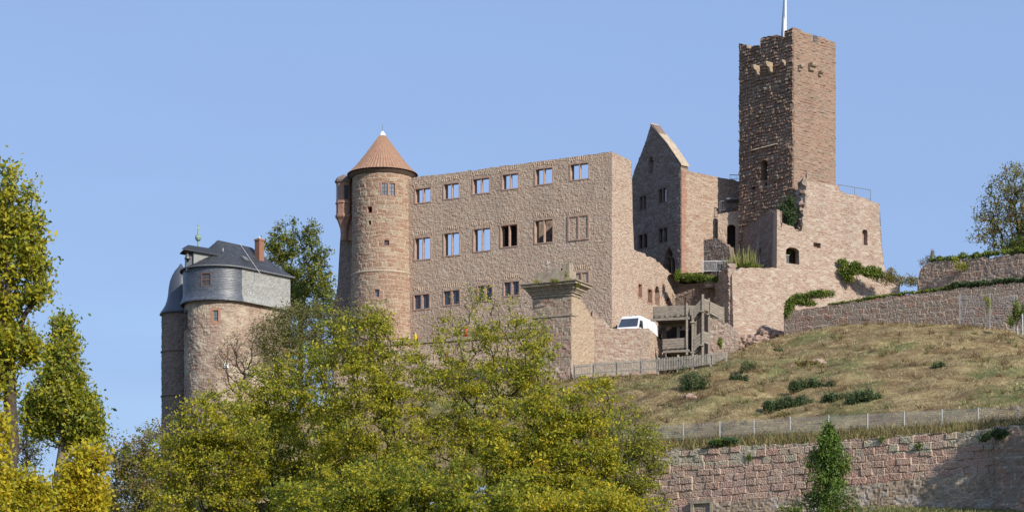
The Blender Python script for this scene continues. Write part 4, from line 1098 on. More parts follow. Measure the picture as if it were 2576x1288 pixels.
# the slope ends at the line of the retaining wall
RW = flat((29.05, 145.0), (.86, -.51))
lim_ = 145 + (X - 29.05) * -.51 / .86
Y2 = np.minimum(Y, np.clip(lim_ + .4, 60, 175)); Zg = ground_z(Y2, X) - .12 + .12 * np.sin(X * .31 + Y * .2) * np.clip((Y - 50) / 20, 0, 1)
ix = np.arange(X.size).reshape(X.shape)
F = np.stack([ix[:-1, :-1], ix[1:, :-1], ix[1:, 1:], ix[:-1, 1:]], -1).reshape(-1, 4)
struct(qmesh('lower_slope', np.stack([X, Y2, Zg], -1).reshape(-1, 3), F, M['lawn'], None, smooth=True))
struct(MB().poly([(-2500, -600, -1.9), (2500, -600, -1.9), (2500, 3500, -1.9), (-2500, 3500, -1.9)]).build('ground', M['lawn'], None))

SWp = flat((24.16, 204.0), (.84, -.543)); UWp = flat(at(2308, 700, 211)[:2], (.787, -.617))
def wallY(m, x): return m.P0[1] + m.u[1] * m.s_of(x)
cols = np.arange(470, 3300, 11.0)
yt_wall = np.interp(cols, [470, 1100, 1500, 1700, 2000, 2450, 2576, 2790], [1260, 1200, 1140, 1129, 1113, 1081, 1072, 1056])
yf_fence = np.interp(cols, [470, 1100, 1500, 1719, 1988, 2561, 2790], [1240, 1180, 1118, 1107, 1093, 1057, 1042])
Yw = np.array([min(wallY(RW, x), 172) for x in cols])
ytl = np.interp(cols, [470, 1000, 1150, 1443, 1700, 1800, 1850, 1900, 1975, 2100, 2200, 2400, 2480, 2576, 2790], [1080, 1000, 962, 952, 937, 915, 884, 864, 843, 820, 813, 815, 824, 838, 860])
Yfence2 = lambda x: 184.0 + 0
Ytl = np.interp(cols, [470, 1000, 1150, 1443, 1700, 1800, 1850, 1900, 1975], [196, 197, 194, 188.2, 185.2, 184.2, 188, 195, 203.2])
k = cols > 1975
Ytl[k] = [wallY(SWp, x) - .25 for x in cols[k]]
nv = 70
def lerp(a, b, t): return a + (b - a) * t
A_ = np.stack([at(x, y + 22, q + .35) for x, y, q in zip(cols, yt_wall, Yw)]); B_ = np.stack([at(x, y, q + 1.6) for x, y, q in zip(cols, yf_fence, Yw)]); C_ = np.stack([at(x, y, q) for x, y, q in zip(cols, ytl, Ytl)])
vv = np.linspace(0, 1, nv)
G = lerp(B_[:, None], C_[:, None], vv[None, :, None])
G[:, :, 2] += (1.0 * np.sin(np.pi * vv) + .25 * np.sin(np.pi * 2 * vv))[None, :] * np.clip((cols - 1300) / 300, .1, 1)[:, None]
rh = np.random.default_rng(77)
bump = np.zeros(G.shape[:2])
for _ in range(60):
    f1, f2, p_ = rh.uniform(.15, 1.6), rh.uniform(.4, 2.2), rh.uniform(0, 6.28)
    bump += np.sin(G[:, :, 0] * f1 * rh.choice([-1, 1]) + G[:, :, 1] * f2 + p_) * .045 / (f1 + f2) ** .6
edge = np.minimum(1, np.minimum(vv * 6, (1 - vv) * 8))[None, :]
G[:, :, 2] += bump * edge * 1.0
D_ = C_ + [0, 7, .1]; E_ = C_ + [0, 40, .2]
HG = np.concatenate([A_[:, None], (lerp(A_, B_, .5) + [0, 0, .28])[:, None], G, D_[:, None], E_[:, None]], 1)
ix = np.arange(HG.shape[0] * HG.shape[1]).reshape(HG.shape[:2])
F = np.stack([ix[:-1, :-1], ix[1:, :-1], ix[1:, 1:], ix[:-1, 1:]], -1).reshape(-1, 4)
struct(qmesh('hillside', HG.reshape(-1, 3), F, M['meadow'], None, smooth=True))

def hill_at(x, y):
    """hillside point seen at a pixel"""
    px = HX + HG[:, :, 0] / HG[:, :, 1] * FPX; py = HY - HG[:, :, 2] / HG[:, :, 1] * FPX
    d = (px[:, 2:-2] - x) ** 2 + (py[:, 2:-2] - y) ** 2; i, j = np.unravel_index(np.argmin(d), d.shape)
    return HG[i, j + 2]
# mown dry grass
def tone(P):
    x, y, z = P.T
    return np.sin(x * .55 + z * 2.1) + .8 * np.sin(x * .21 - z * 1.3 + 1) + .7 * np.sin(x * 1.3 + z * 3.9 + 2) + .5 * np.sin(x * 2.9 - z * 6 + 4)
r_ = np.random.default_rng(5)
n_ = 75000
ci = r_.uniform(0, HG.shape[0] - 1.001, n_); cj = r_.uniform(0, nv + 1.9, n_)
i0, j0 = ci.astype(int), cj.astype(int); fi, fj = (ci - i0)[:, None], (cj - j0)[:, None]
P = (HG[i0, j0] * (1 - fi) + HG[i0 + 1, j0] * fi) * (1 - fj) + (HG[i0, j0 + 1] * (1 - fi) + HG[i0 + 1, j0 + 1] * fi) * fj
kx = HX + P[:, 0] / P[:, 1] * FPX
P = P[kx > 1330]; cj = cj[kx > 1330]
t_ = tone(P) + r_.normal(0, .6, len(P)) + np.clip((kx[kx > 1330] - 2000) / 400, -1, .6)
straw, tan_, brn, grn = np.array([.56, .455, .235]), np.array([.37, .29, .14]), np.array([.19, .125, .065]), np.array([.14, .15, .05])
c_ = np.where((t_ > .6)[:, None], straw, np.where((t_ > -.5)[:, None], tan_, brn))
gsel = (np.sin(P[:, 0] * .33 + 2) + np.sin(P[:, 2] * 1.1 + P[:, 0] * .15) + r_.normal(0, .5, len(P))) > 1.55
c_ = np.where(gsel[:, None], grn, c_)
fr = cj < 3
c_ = np.where((fr & (r_.random(len(P)) < .5))[:, None], np.array([.20, .20, .07]), c_) * r_.uniform(.75, 1.25, (len(P), 1))
hgt_ = np.where(fr, .28, .15)[:, None] * r_.uniform(.6, 1.3, (len(P), 1))
tuft = r_.choice(len(P), 900, replace=False); tk = np.repeat(tuft, 26)
P2 = P[tk] + r_.normal(0, 1, (len(tk), 3)) * [.16, .16, .0]
c2 = np.where(r_.random((900, 1)) < .6, brn[None] * 1.15, np.where(r_.random((900, 1)) < .5, grn[None] * 1.1, tan_[None]))[np.repeat(np.arange(900), 26)] * r_.uniform(.7, 1.3, (len(tk), 1))
P = np.concatenate([P, P2]); c_ = np.concatenate([c_, c2]); hgt_ = np.concatenate([hgt_, r_.uniform(.18, .42, (len(tk), 1))])
tag(blades('grass', P - [0, 0, .02], hgt_, c_, M['straw'], None, r_, lean=.9, wid=.05), 'dry mown grass covering the slope below the castle', 'grass', kind='stuff')
n_ = 9000
Pn = np.stack([r_.uniform(14, 33, n_), r_.uniform(134, 156, n_), np.zeros(n_)], 1)
Pn = Pn[Pn[:, 1] < 145 + (Pn[:, 0] - 29.05) * -.51 / .86 - .3]; Pn[:, 2] = ground_z(Pn[:, 1], Pn[:, 0]) - .12
c_ = np.where(r_.random((len(Pn), 1)) < .6, [[.16, .18, .05]], [[.30, .26, .12]]) * r_.uniform(.7, 1.3, (len(Pn), 1))
tag(blades('lawn_grass', Pn, .16, c_, M['straw'], None, r_, lean=.7, wid=.05), 'rough green grass at the foot of the retaining wall', 'grass', kind='stuff')

# ---------------------------------------------------------------- big pink retaining wall
rwall = thing('retaining_wall', (*RW.P0, 13), 'long retaining wall of rough pink sandstone blocks below the wire fence', 'wall')
rs0, rs1 = float(RW.s_of(1380)), float(RW.s_of(2522))
rtop = top_px(RW, [(1380, 1150), (1500, 1142), (1700, 1131), (2000, 1115), (2450, 1083), (2530, 1078)])
pat_r = Pat(101, rs1 - rs0, 12, ch=(.42, .50), bl=(.62, 1.05), relief=.17, wob=.02, mortar=.042, tilt=.07, rise=.026)
masonry('block_wall', RW, rs0, rs1, 11.5, 19.8, M['retain'], rwall, pat_r, cell=.05, top=rtop, T=.8, rag=.08, tb_mod=lambda tb, s, z: np.where(z > rtop(s) - 1.15, tb + .33, tb * .72))
RL = flat(RW.P0 + RW.n * .32, RW.u)
ltop = top_px(RL, [(1700, 1275), (1796, 1264), (2014, 1244), (2144, 1221), (2410, 1190), (2522, 1180)])
masonry('old_footing', RL, float(RL.s_of(1795)), float(RL.s_of(2522)), 11.5, 17, M['rough_base'], rwall, Pat(102, 25, 6, ch=(.2, .38), bl=(.25, .8), relief=.05, wob=.05, mortar=.05, tilt=.15), cell=.1, top=ltop, T=.6, rag=.04)
b = MB(); fh = hole(RL, 1738, 1256, 1794, 1330)
for a, c, z0, z1 in ((fh['s0'], fh['s0'] + .22, 11.5, fh['z1'] - .25), (fh['s1'] - .22, fh['s1'], 11.5, fh['z1'] - .25), (fh['s0'] - .05, fh['s1'] + .05, fh['z1'] - .25, fh['z1'])): b.sbox(RL, a, c, z0, z1, -.4, .08)
b.build('walled_up_doorway', M['cornice'], rwall)
masonry('doorway_filling', RL, fh['s0'] + .22, fh['s1'] - .22, 11.5, fh['z1'] - .25, M['pier'], rwall, Pat(104, 3, 4, ch=(.15, .3), bl=(.12, .3), relief=.03), cell=.07, T=.3, extra=lambda s, z: -.08)
b = MB(); b.sbox(RL, fh['s1'] + .02, fh['s1'] + .3, 11.5, fh['z1'] - .5, -.6, -.5); b.build('gap', M['inner_shade'], rwall)  # shade beside the doorway frame painted as a near-black strip
RB = flat(RW(rs1, 0.0)[:2] + RW.n * .9, RW.u)
masonry('buttress', RB, -.15, 40, 11.5, 19.8, M['grey_wall'], rwall, Pat(103, 44, 8, ch=(.25, .45), bl=(.3, .9), relief=.08, wob=.04, tilt=.15), cell=.12, T=1.6, top=interp_top([(-.2, 18.0), (40, 17.0)]), rag=.05)

# ---------------------------------------------------------------- wire mesh fence
xs_f = [1537, 1629, 1719, 1811, 1897, 1988, 2085, 2183, 2275, 2370, 2461, 2561, 2660]
yb = lambda x: np.interp(x, [1537, 1719, 1988, 2561, 2660], [1116, 1107, 1093, 1057, 1051]); yt = lambda x: np.interp(x, [1537, 1719, 1988, 2561, 2660], [1078, 1066, 1050, 1021, 1015])
fence = thing('wire_fence', at(2100, yb(2100), wallY(RW, 2100) + 1.5), 'long grey wire mesh fence with slim posts above the retaining wall', 'fence')
pb = [at(x, yb(x), wallY(RW, x) + 1.5) for x in xs_f]; pt = [at(x, yt(x), wallY(RW, x) + 1.5) for x in xs_f]
for q0, q1 in zip(pb, pt): MB().beam(q0 - [0, 0, .5], q1 + [0, 0, .04], .065, .05).build('post', M['galv'], fence)
for i in range(len(pb) - 1):
    b = MB(); nvw = 44
    for k in range(1, nvw):
        t = k / nvw; a = lerp(pb[i], pb[i + 1], t); c = lerp(pt[i], pt[i + 1], t); b.beam(a + [0, 0, .05], c - [0, 0, .02], .009, .009)
    for k in range(8):
        t = .04 + .94 * k / 7; b.beam(lerp(pb[i], pt[i], t) + [0, -.012, 0], lerp(pb[i + 1], pt[i + 1], t) + [0, -.012, 0], .011, .014)
    b.build('mesh_panel', M['wire'], fence)

# ---------------------------------------------------------------- grey stone wall and upper wall on the right
gw = thing('curved_stone_wall', (*SWp.P0, 31), 'grey brown stone wall along the top of the grassy slope', 'wall')
sw1 = float(SWp.s_of(3200))
masonry('wall', SWp, -.1, sw1, 27, 37.5, M['grey_wall'], gw, Pat(111, 32, 12, ch=(.34, .55), bl=(.4, 1.2), relief=.06, wob=.07, mortar=.06, tilt=.06, rise=.02), cell=.07, T=.8, rag=.05,
        top=top_px(SWp, [(1972, 797), (1978, 789), (2000, 781), (2100, 767), (2200, 753), (2300, 739), (2400, 730), (2500, 724), (2576, 718), (2720, 708)]))
gw2 = thing('upper_stone_wall', (*UWp.P0, 35), 'higher weathered stone wall at the right edge with ivy along its top', 'wall')
masonry('wall', UWp, 0, float(UWp.s_of(3150)), 34, 44.5, M['grey_wall'], gw2, Pat(112, 26, 12, ch=(.25, .5), bl=(.3, 1.0), relief=.07, wob=.07, mortar=.05, tilt=.12), cell=.1, T=.9, rag=.06,
        top=top_px(UWp, [(2308, 715), (2312, 690), (2318, 676), (2326, 666), (2345, 659), (2450, 650), (2576, 640), (2720, 630)]))
tz0 = SWp.sz(2300, 738)[1] - .3
terr = MB()
q = [(*SWp(0, 0, -.7)[:2], tz0 - .6), (*SWp(sw1, 0, -.7)[:2], tz0 - .3), (*(SWp(sw1, 0, -.7)[:2] + [6, 22]), tz0), (40, 245, tz0)]
terr.poly(q); struct(terr.build('upper_terrace', M['earth'], None))
yard = MB(); yd = [wm(-.2, 31.95, -.45), wm(Lw - .4, 31.95, -.45), wr(Lr, 31.95, -.45), ps(9.5, 31.95, .1), ps(0, 31.95, .05), pf(LF - 2, 31.95, .05)]
yard.poly(yd); struct(yard.build('courtyard', M['earth'], None))
cg = MB(); cg.poly([(14.5, 209.8, 40.2), (24.3, 209.6, 40.6), (24, 232, 40.6), (2, 240, 40.2), (12, 216, 40.2)]); struct(cg.build('castle_terrace', M['earth'], None))

# ---------------------------------------------------------------- galvanised gate panels
gatep = thing('field_gate', at(2414, 815, 190.6), 'tall galvanised gate of horizontal bars before the grey stone wall', 'gate')
GP = flat(SWp.P0 + SWp.n * 1.3, SWp.u)
gy_ = lambda x, y: GP.sz(x, y)
def gpost(x, y0, y1):
    s, z0 = gy_(x, y1); _, z1 = gy_(x, y0); MB().sbox(GP, s - .045, s + .045, z0 - .3, z1, -.09, 0).build('post', M['galv'], gatep)
gpost(2414, 739, 816); gpost(2489.5, 738, 821); gpost(2551, 744, 835)
b = MB()
for i in range(11):
    y = 745 + i * 6.6; s0_, z0_ = gy_(2414, y); s1_, z1_ = gy_(2489, y + 1.5); b.beam(GP(s0_ + .05, z0_, -.02), GP(s1_ - .05, z1_, -.02), .03, .032)
b.build('bar_panel', M['galv'], gatep)
b = MB()
for i in range(11):
    y = 746 + i * 6.4; s0_, z0_ = gy_(2490, y); s1_, z1_ = gy_(2551 if i < 9 else 2521, y + 1.5); b.beam(GP(s0_ + .05, z0_, -.02), GP(s1_ - .05, z1_, -.02), .03, .032)
b.build('bar_panel', M['galv'], gatep)
sf = thing('side_fence', at(2560, 840, 187), 'short wire fence with leaning posts overgrown by ivy at the right edge', 'fence')
for x, y0, y1, Yq in ((2560, 776, 845, 187.6), (2573, 790, 855, 185.8), (2592, 800, 870, 183.5)): MB().beam(at(x, y1, Yq), at(x - 1, y0, Yq), .09, .09).build('post', M['galv'], sf)
b = MB()
for k in range(6):
    t = k / 6; b.beam(lerp(at(2560, 845, 187.6), at(2560, 776, 187.6), t), lerp(at(2592, 870, 183.5), at(2592, 800, 183.5), t), .012, .012)
b.build('wire', M['wire'], sf)

# ---------------------------------------------------------------- picket fence
pk = flat(at(1440, 948, 188.0)[:2], (.92, -.39))
pick_ = thing('picket_fence', at(1620, 930, 186.2), 'weathered grey wooden picket fence with small gate at the foot of the walls', 'fence')
pyb = lambda x: np.interp(x, [1440, 1500, 1610, 1700, 1740, 1790, 1826], [950, 944, 936, 929, 923, 915, 902]); pyt = lambda x: np.interp(x, [1440, 1500, 1610, 1700, 1740, 1826], [917, 912, 904, 897, 893, 886])
px_ = [1443, 1491, 1549, 1610, 1655, 1705, 1742, 1788, 1826]
for x in px_:
    s, z0 = pk.sz(x, pyb(x) + 2); _, z1 = pk.sz(x, pyt(x) - (3 if x in (1705, 1742) else 0)); MB().sbox(pk, s - .06, s + .06, z0 - .3, z1 + .05, -.14, -.02).build('post', M['fence_wood'], pick_)
rr = np.random.default_rng(8)
for a, c in zip(px_[:-1], px_[1:]):
    b = MB(); s0_, s1_ = float(pk.s_of(a)) + .08, float(pk.s_of(c)) - .08; n = max(4, int((s1_ - s0_) / .13))
    for k in range(n):
        s = s0_ + (s1_ - s0_) * (k + .5) / n; x = a + (c - a) * (k + .5) / n
        zb = pk.sz(x, pyb(x))[1]; zt = pk.sz(x, pyt(x))[1] + rr.normal(0, .015)
        P = [pk(s - .038, zb, .03), pk(s + .038, zb, .03), pk(s + .038, zb, .008), pk(s - .038, zb, .008), pk(s - .038, zt - .05, .03), pk(s + .038, zt - .05, .03), pk(s + .038, zt - .05, .008), pk(s - .038, zt - .05, .008)]
        b.hexa(P); b.hexa([P[4], P[5], P[6], P[7], pk(s - .006, zt, .03), pk(s + .006, zt, .03), pk(s + .006, zt, .008), pk(s - .006, zt, .008)])
    for f in (.2, .8):
        z0_ = lerp(pk.sz(a, pyb(a))[1], pk.sz(a, pyt(a))[1], f); z1_ = lerp(pk.sz(c, pyb(c))[1], pk.sz(c, pyt(c))[1], f); b.beam(pk(s0_ - .08, z0_, -.02), pk(s1_ + .08, z1_, -.02), .05, .08)
    if a == 1705: b.beam(pk(s0_, pk.sz(a, pyt(a))[1] - .15, -.02), pk(s1_, pk.sz(c, pyb(c))[1] + .15, -.02), .04, .09)
    b.build('gate' if a == 1705 else 'picket_panel', M['fence_wood'], pick_)

# ---------------------------------------------------------------- wooden staircase
st = flat(at(1643, 800, 195.0)[:2], (.965, -.26))
stairs = thing('wooden_staircase', at(1730, 900, 194), 'grey weathered wooden staircase with two plank sided landings', 'staircase')
def sp_(x, y, d=0.0): s, z = st.sz(x, y); return np.array(st(s, z, d))
def planks(A0, A1, B0, B1, n, mat, name, th=.045):
    """plank panel between the left edge A0->A1 (bottom, top) and the right edge B0->B1"""
    b = MB(); nr = np.cross(B0 - A0, A1 - A0); nr = nr / np.linalg.norm(nr) * th
    for k in range(n):
        t0, t1 = k / n + .012, (k + 1) / n - .012
        a, c, d, e = lerp(A0, A1, t0), lerp(B0, B1, t0), lerp(B0, B1, t1), lerp(A0, A1, t1)
        b.hexa([a + nr, c + nr, c, a, e + nr, d + nr, d, e])
    return b.build(name, mat, stairs)
W1, W2 = M['wood'], M['wood_dark']
planks(sp_(1644, 798), sp_(1644, 771), sp_(1728, 794), sp_(1728, 767), 5, W1, 'landing_parapet')
planks(sp_(1644, 798, -3.0), sp_(1644, 771, -3.0), sp_(1644, 798), sp_(1644, 771), 5, W1, 'landing_parapet')
planks(sp_(1688, 774, -3.6), sp_(1688, 752, -3.6), sp_(1731, 772, -3.6), sp_(1731, 750, -3.6), 5, W1, 'upper_parapet')
planks(sp_(1731, 772, -3.6), sp_(1731, 750, -3.6), sp_(1729, 794, -.05), sp_(1729, 767, -.05), 5, W1, 'landing_parapet')
b = MB(); s0_, z0_ = st.sz(1642, 805); s1_, _ = st.sz(1732, 802)
b.sbox(st, s0_, s1_, z0_ + .12, z0_ + .20, -3.4, .0); b.build('landing_floor', W2, stairs)
b = MB(); b.sbox(st, s0_ - .15, s1_ + .1, z0_ - .1, z0_ + .11, -.02, .16); b.build('floor_beam', W1, stairs); MB().sbox(st, s0_ - .15, s1_ + .1, z0_ - .1, z0_ + .11, -3.2, -3.05).build('floor_beam', W1, stairs)
b = MB()
for k in range(7):
    s = s0_ + .15 + (s1_ - s0_ - .3) * k / 6; b.sbox(st, s - .06, s + .06, z0_ + .205, z0_ + .33, .003, .2)
b.build('joist_ends', W2, stairs)
planks(sp_(1667, 879), sp_(1667, 853), sp_(1727, 875), sp_(1727, 849), 4, W1, 'lower_parapet')
b = MB(); s2_, z2_ = st.sz(1672, 885); b.sbox(st, s2_, s1_, z2_ + .10, z2_ + .18, -3.0, 0); b.build('lower_floor', W2, stairs)
b = MB(); b.sbox(st, s2_ - .1, s1_ + .1, z2_ - .1, z2_ + .09, -.02, .16); b.build('floor_beam', W1, stairs)
b = MB()
for k in range(5):
    s = s2_ + .15 + (s1_ - s2_ - .3) * k / 4; b.sbox(st, s - .06, s + .06, z2_ + .185, z2_ + .30, .003, .2)
b.build('joist_ends', W2, stairs)
for x, y0, y1, d, wd in ((1728.5, 763, 893, .08, .17), (1742.5, 769, 928, -.03, .19), (1768.5, 741, 920, .06, .2), (1782, 749, 920, -.28, .17), (1813, 766, 808, -1.2, .2), (1730, 752, 892, -3.5, .2), (1645, 768, 812, -2.9, .16), (1686, 752, 890, -3.6, .2)):
    a = sp_(x, y1, d); c = sp_(x, y0, d); MB().beam(a, c, wd, wd * .8, up=(0, 1, 0)).build('post', W1, stairs)
planks(sp_(1744, 803, .02), sp_(1744, 775, .02), sp_(1767, 779, .02), sp_(1767, 750, .02), 5, W1, 'flight_parapet')
planks(sp_(1770, 779, 0), sp_(1770, 750, 0), sp_(1782, 783, -.25), sp_(1782, 754, -.25), 5, W1, 'flight_parapet')
planks(sp_(1784, 787, -.2), sp_(1784, 757, -.2), sp_(1813, 801, -1.2), sp_(1813, 768, -1.2), 5, W1, 'bridge_parapet')
planks(sp_(1746, 884, .02), sp_(1746, 850, .02), sp_(1767, 865, .02), sp_(1767, 832, .02), 4, W1, 'flight_parapet')
planks(sp_(1770, 862, 0), sp_(1770, 832, 0), sp_(1782, 866, -.25), sp_(1782, 836, -.25), 4, W1, 'flight_parapet')
b = MB()
for i in range(7):
    t = i / 6; c = lerp(sp_(1744, 806), sp_(1767, 783), t); b.box(c + [0, .65, 0], (.3, 1.25, .05))
    c = lerp(sp_(1746, 888), sp_(1767, 869), t); b.box(c + [0, .65, 0], (.3, 1.25, .05))
b.build('treads', W2, stairs)
b = MB(); b.hexa([sp_(1766, 784, .02), sp_(1813, 806, -1.1), sp_(1816, 805, -2.2), sp_(1768, 783, -1.3), sp_(1766, 781, .02), sp_(1813, 803, -1.1), sp_(1816, 802, -2.2), sp_(1768, 780, -1.3)]); b.build('bridge_floor', W2, stairs)
b = MB(); b.box(sp_(1766, 784, .1), (.34, .34, .1)); b.box(sp_(1781, 790, -.2), (.3, .3, .1)); b.box(sp_(1742, 811, .0), (.42, .34, .1)); b.box(sp_(1766, 869, .1), (.34, .34, .1)); b.box(sp_(1742, 887, 0), (.4, .34, .1)); b.build('bracket_blocks', W1, stairs)
b = MB(); b.beam(sp_(1698, 850, -1.5), sp_(1698, 818, -1.5), .25, .06); b.beam(sp_(1710, 848, -2), sp_(1722, 815, -2), .3, .06); b.build('stored_board', W1, stairs)
under = MB(); under.sbox(st, s0_ + .4, s1_ + .2, z2_ - 2, z0_ + .1, -4.2, -3.9); under.build('stair_shade_sheet', M['inner_shade'], stairs)  # added near-black sheet paints the shade under the landing
# rock under the bastion
def rock(P0, rad, seed, n=20, rough=.3):
    r = np.random.default_rng(seed); u = np.linspace(0, 2 * np.pi, n + 1)[:-1]; v = np.linspace(.02, np.pi - .02, n // 2 + 1)
    U, V2 = np.meshgrid(u, v, indexing='ij'); d = np.stack([np.sin(V2) * np.cos(U), np.sin(V2) * np.sin(U), np.cos(V2)], -1)
    k = np.ones(U.shape)
    for _ in range(14):
        w_ = r.normal(0, 3, 3); k += rough * .3 * np.abs(np.sin(d @ w_ + r.uniform(0, 6))) - rough * .18
    P = np.array(P0) + d * k[..., None] * np.array(rad); b = MB(); base = 0
    nn, mm = U.shape; b.v = [tuple(p) for p in P.reshape(-1, 3)]
    for i in range(nn):
        for j in range(mm - 1): b.f.append([i * mm + j, ((i + 1) % nn) * mm + j, ((i + 1) % nn) * mm + j + 1, i * mm + j + 1][::-1])
    b.f.append([i * mm for i in range(nn)]); b.f.append([i * mm + mm - 1 for i in range(nn)][::-1])
    return b
roc = thing('rock_outcrop', at(1890, 880, 203), 'rough pinkish rock outcrop under the foot of the bastion', 'rock')
for i, (x, y, Y_, a, c, d) in enumerate(((1868, 862, 205.2, .9, .7, .6), (1900, 862, 205.2, 1.1, .8, .6), (1940, 848, 206.0, 1.3, .8, .6), (1850, 868, 204.2, .5, .6, .5), (1915, 870, 203.2, 1.1, .8, .35))):
    rock(at(x, y, Y_), (a, c, d), 120 + i, n=40, rough=.5).build('rock', M['rock'], roc)
for i, (x, y, s, lab) in enumerate(((2058, 917, .6, 'pinkish boulder with a dark hollow on the upper grassy slope'), (1738, 1000, .45, 'small flat rock in the grass above the wire fence'))):
    p_ = hill_at(x, y); o_ = rock(p_, (s * 1.1, s, s * .6), 140 + i, n=28, rough=.5).build('boulder', M['rock'], None); tag(o_, lab, 'boulder')

# ---------------------------------------------------------------- white van
VC, VF = np.array([10.82, 200.43]), np.array([-.38, -.925]); VF = VF / np.hypot(*VF); VL = np.array([-VF[1], VF[0]])
VZ = 31.96
def vp_(x, y, z): p = VC + VF * x + VL * y; return np.array([p[0], p[1], VZ + z])
van = thing('white_van', (*VC, VZ), 'white high roof panel van parked behind the sandstone parapet', 'van')
sec = [(-2.93, .42), (-2.96, 1.2), (-2.9, 2.3), (-2.78, 2.52), (-2.4, 2.6), (1.1, 2.6), (1.42, 2.52), (1.62, 2.36), (2.32, 1.42), (2.75, 1.16), (2.93, .95), (2.98, .6), (2.9, .38)]
def hw(z): return .99 if z < 1.2 else .99 - (z - 1.2) * .085 - max(0, z - 2.3) * .35
b = MB(); L_ = [vp_(x, hw(z), z) for x, z in sec]; R2 = [vp_(x, -hw(z), z) for x, z in sec]
n = len(sec)
b.v = [tuple(p) for p in L_ + R2]; b.f = [list(range(n)), [n + i for i in range(n)][::-1]] + [[(i + 1) % n, i, n + i, n + (i + 1) % n] for i in range(n)]
body = b.build('body', M['white'], van, bevel=.05, smooth=False)
def panel(x0, z0, x1, z1, y0, y1, mat, name, off=.012):
    d = np.array([x1 - x0, z1 - z0]); nn_ = np.array([-d[1], d[0]]) / np.hypot(*d); nn_ = nn_ if nn_[0] > 0 else -nn_
    b = MB(); o0 = nn_ * off
    b.hexa([vp_(x0 - nn_[0] * .03, -y0, z0 - nn_[1] * .03), vp_(x0 - nn_[0] * .03, y0, z0 - nn_[1] * .03), vp_(x0 + o0[0], y0, z0 + o0[1]), vp_(x0 + o0[0], -y0, z0 + o0[1]),
            vp_(x1 - nn_[0] * .03, -y1, z1 - nn_[1] * .03), vp_(x1 - nn_[0] * .03, y1, z1 - nn_[1] * .03), vp_(x1 + o0[0], y1, z1 + o0[1]), vp_(x1 + o0[0], -y1, z1 + o0[1])])
    return b.build(name, mat, van)
panel(2.28, 1.475, 1.68, 2.28, .88, .79, M['glass'], 'windscreen')
for sg in (1, -1):
    b = MB(); q = [(2.02, 1.48), (1.05, 1.42), (1.05, 2.12), (1.62, 2.1)]
    ins = [vp_(x, sg * (hw(z) - .02), z) for x, z in q]; out = [vp_(x, sg * (hw(z) + .012), z) for x, z in q]
    b.hexa(ins + out); b.build('side_window', M['glass'], van)
    b = MB(); b.box(vp_(2.05, sg * 1.1, 1.6), (.16, .1, .28), math.atan2(VF[1], VF[0])); b.build('mirror', M['black'], van, bevel=.03)
    b = MB(); b.box(vp_(2.86, sg * .72, 1.0), (.2, .36, .22), math.atan2(VF[1], VF[0])); b.build('headlight', M['lamp'], van, bevel=.04)
    b = MB(); b.box(vp_(-2.95, sg * .88, 1.3), (.06, .14, .5), math.atan2(VF[1], VF[0])); b.build('tail_light', M['red_cloth'], van, bevel=.02)
    b = MB(); b.box(vp_(-.8, sg * (hw(.8) + .005), .8), (3.2, .03, .12), math.atan2(VF[1], VF[0])); b.build('side_strip', M['black'], van)
    for xw in (1.95, -1.75):
        c = vp_(xw, sg * .9, .35); ax = np.array([*VL, 0]) * .11
        w_ = MB().tube([c - ax, c + ax], .35, 20).build('tyre', M['black'], van, bevel=.03)
        MB().tube([c - ax * 1.04, c + ax * 1.04], .2, 16).build('rim', M['zinc'], w_)
for xs_ in (.95, -.35, -1.6):
    b = MB(); b.hexa([vp_(xs_ - .008, hw(.6), .5), vp_(xs_ + .008, hw(.6), .5), vp_(xs_ + .008, hw(.6) + .006, .5), vp_(xs_ - .008, hw(.6) + .006, .5), vp_(xs_ - .008, hw(2.28), 2.28), vp_(xs_ + .008, hw(2.28), 2.28), vp_(xs_ + .008, hw(2.28) + .006, 2.28), vp_(xs_ - .008, hw(2.28) + .006, 2.28)]); b.build('door_seam', M['iron'], van)
b = MB(); b.box(vp_(2.93, 0, .78), (.12, 1.0, .28), math.atan2(VF[1], VF[0])); b.build('grille', M['black'], van, bevel=.02)
b = MB(); b.box(vp_(1.3, 0, 2.605), (.16, .2, .06), math.atan2(VF[1], VF[0])); b.build('roof_lamp', M['lamp'], van)

# ---------------------------------------------------------------- small things on the walls
b = MB()
pc = np.array(pfm(-2.35, zc(667), -.3))
bird = thing('pigeon', pc, 'grey and white pigeon with raised wings on the cornice pier', 'pigeon')
bm = MB().lathe((0, 0, 0), [(.012, -.16), (.05, -.1), (.075, -.02), (.07, .05), (.045, .1), (.045, .13), (.04, .16), (.01, .19)], 12)
Rt = Matrix.Rotation(math.radians(-62), 3, 'Y')
bm.v = [tuple(Rt @ Vector(v) + Vector(pc) + Vector((0, 0, .2))) for v in bm.v]
bm.build('body', M['iron'], bird, smooth=True)
for sg in (1, -1):
    b = MB(); o = pc + [0, 0, .27]
    b.hexa([o + [-.02, sg * .03, 0], o + [.14, sg * .03, 0], o + [.14, sg * .05, .01], o + [-.02, sg * .05, .01], o + [.06, sg * .16, .26], o + [.26, sg * .16, .2], o + [.26, sg * .17, .22], o + [.06, sg * .17, .28]])
    b.build('wing', M['zinc'], bird)
    MB().tube([pc + [.01, sg * .03, 0], pc + [.02, sg * .03, .15]], .008, 5).build('leg', M['frame'], bird)
b = MB(); b.hexa([pc + [.12, -.04, .1], pc + [.3, -.06, .02], pc + [.3, .06, .02], pc + [.12, .04, .1], pc + [.12, -.04, .13], pc + [.3, -.06, .04], pc + [.3, .06, .04], pc + [.12, .04, .13]]); b.build('tail', M['zinc'], bird)
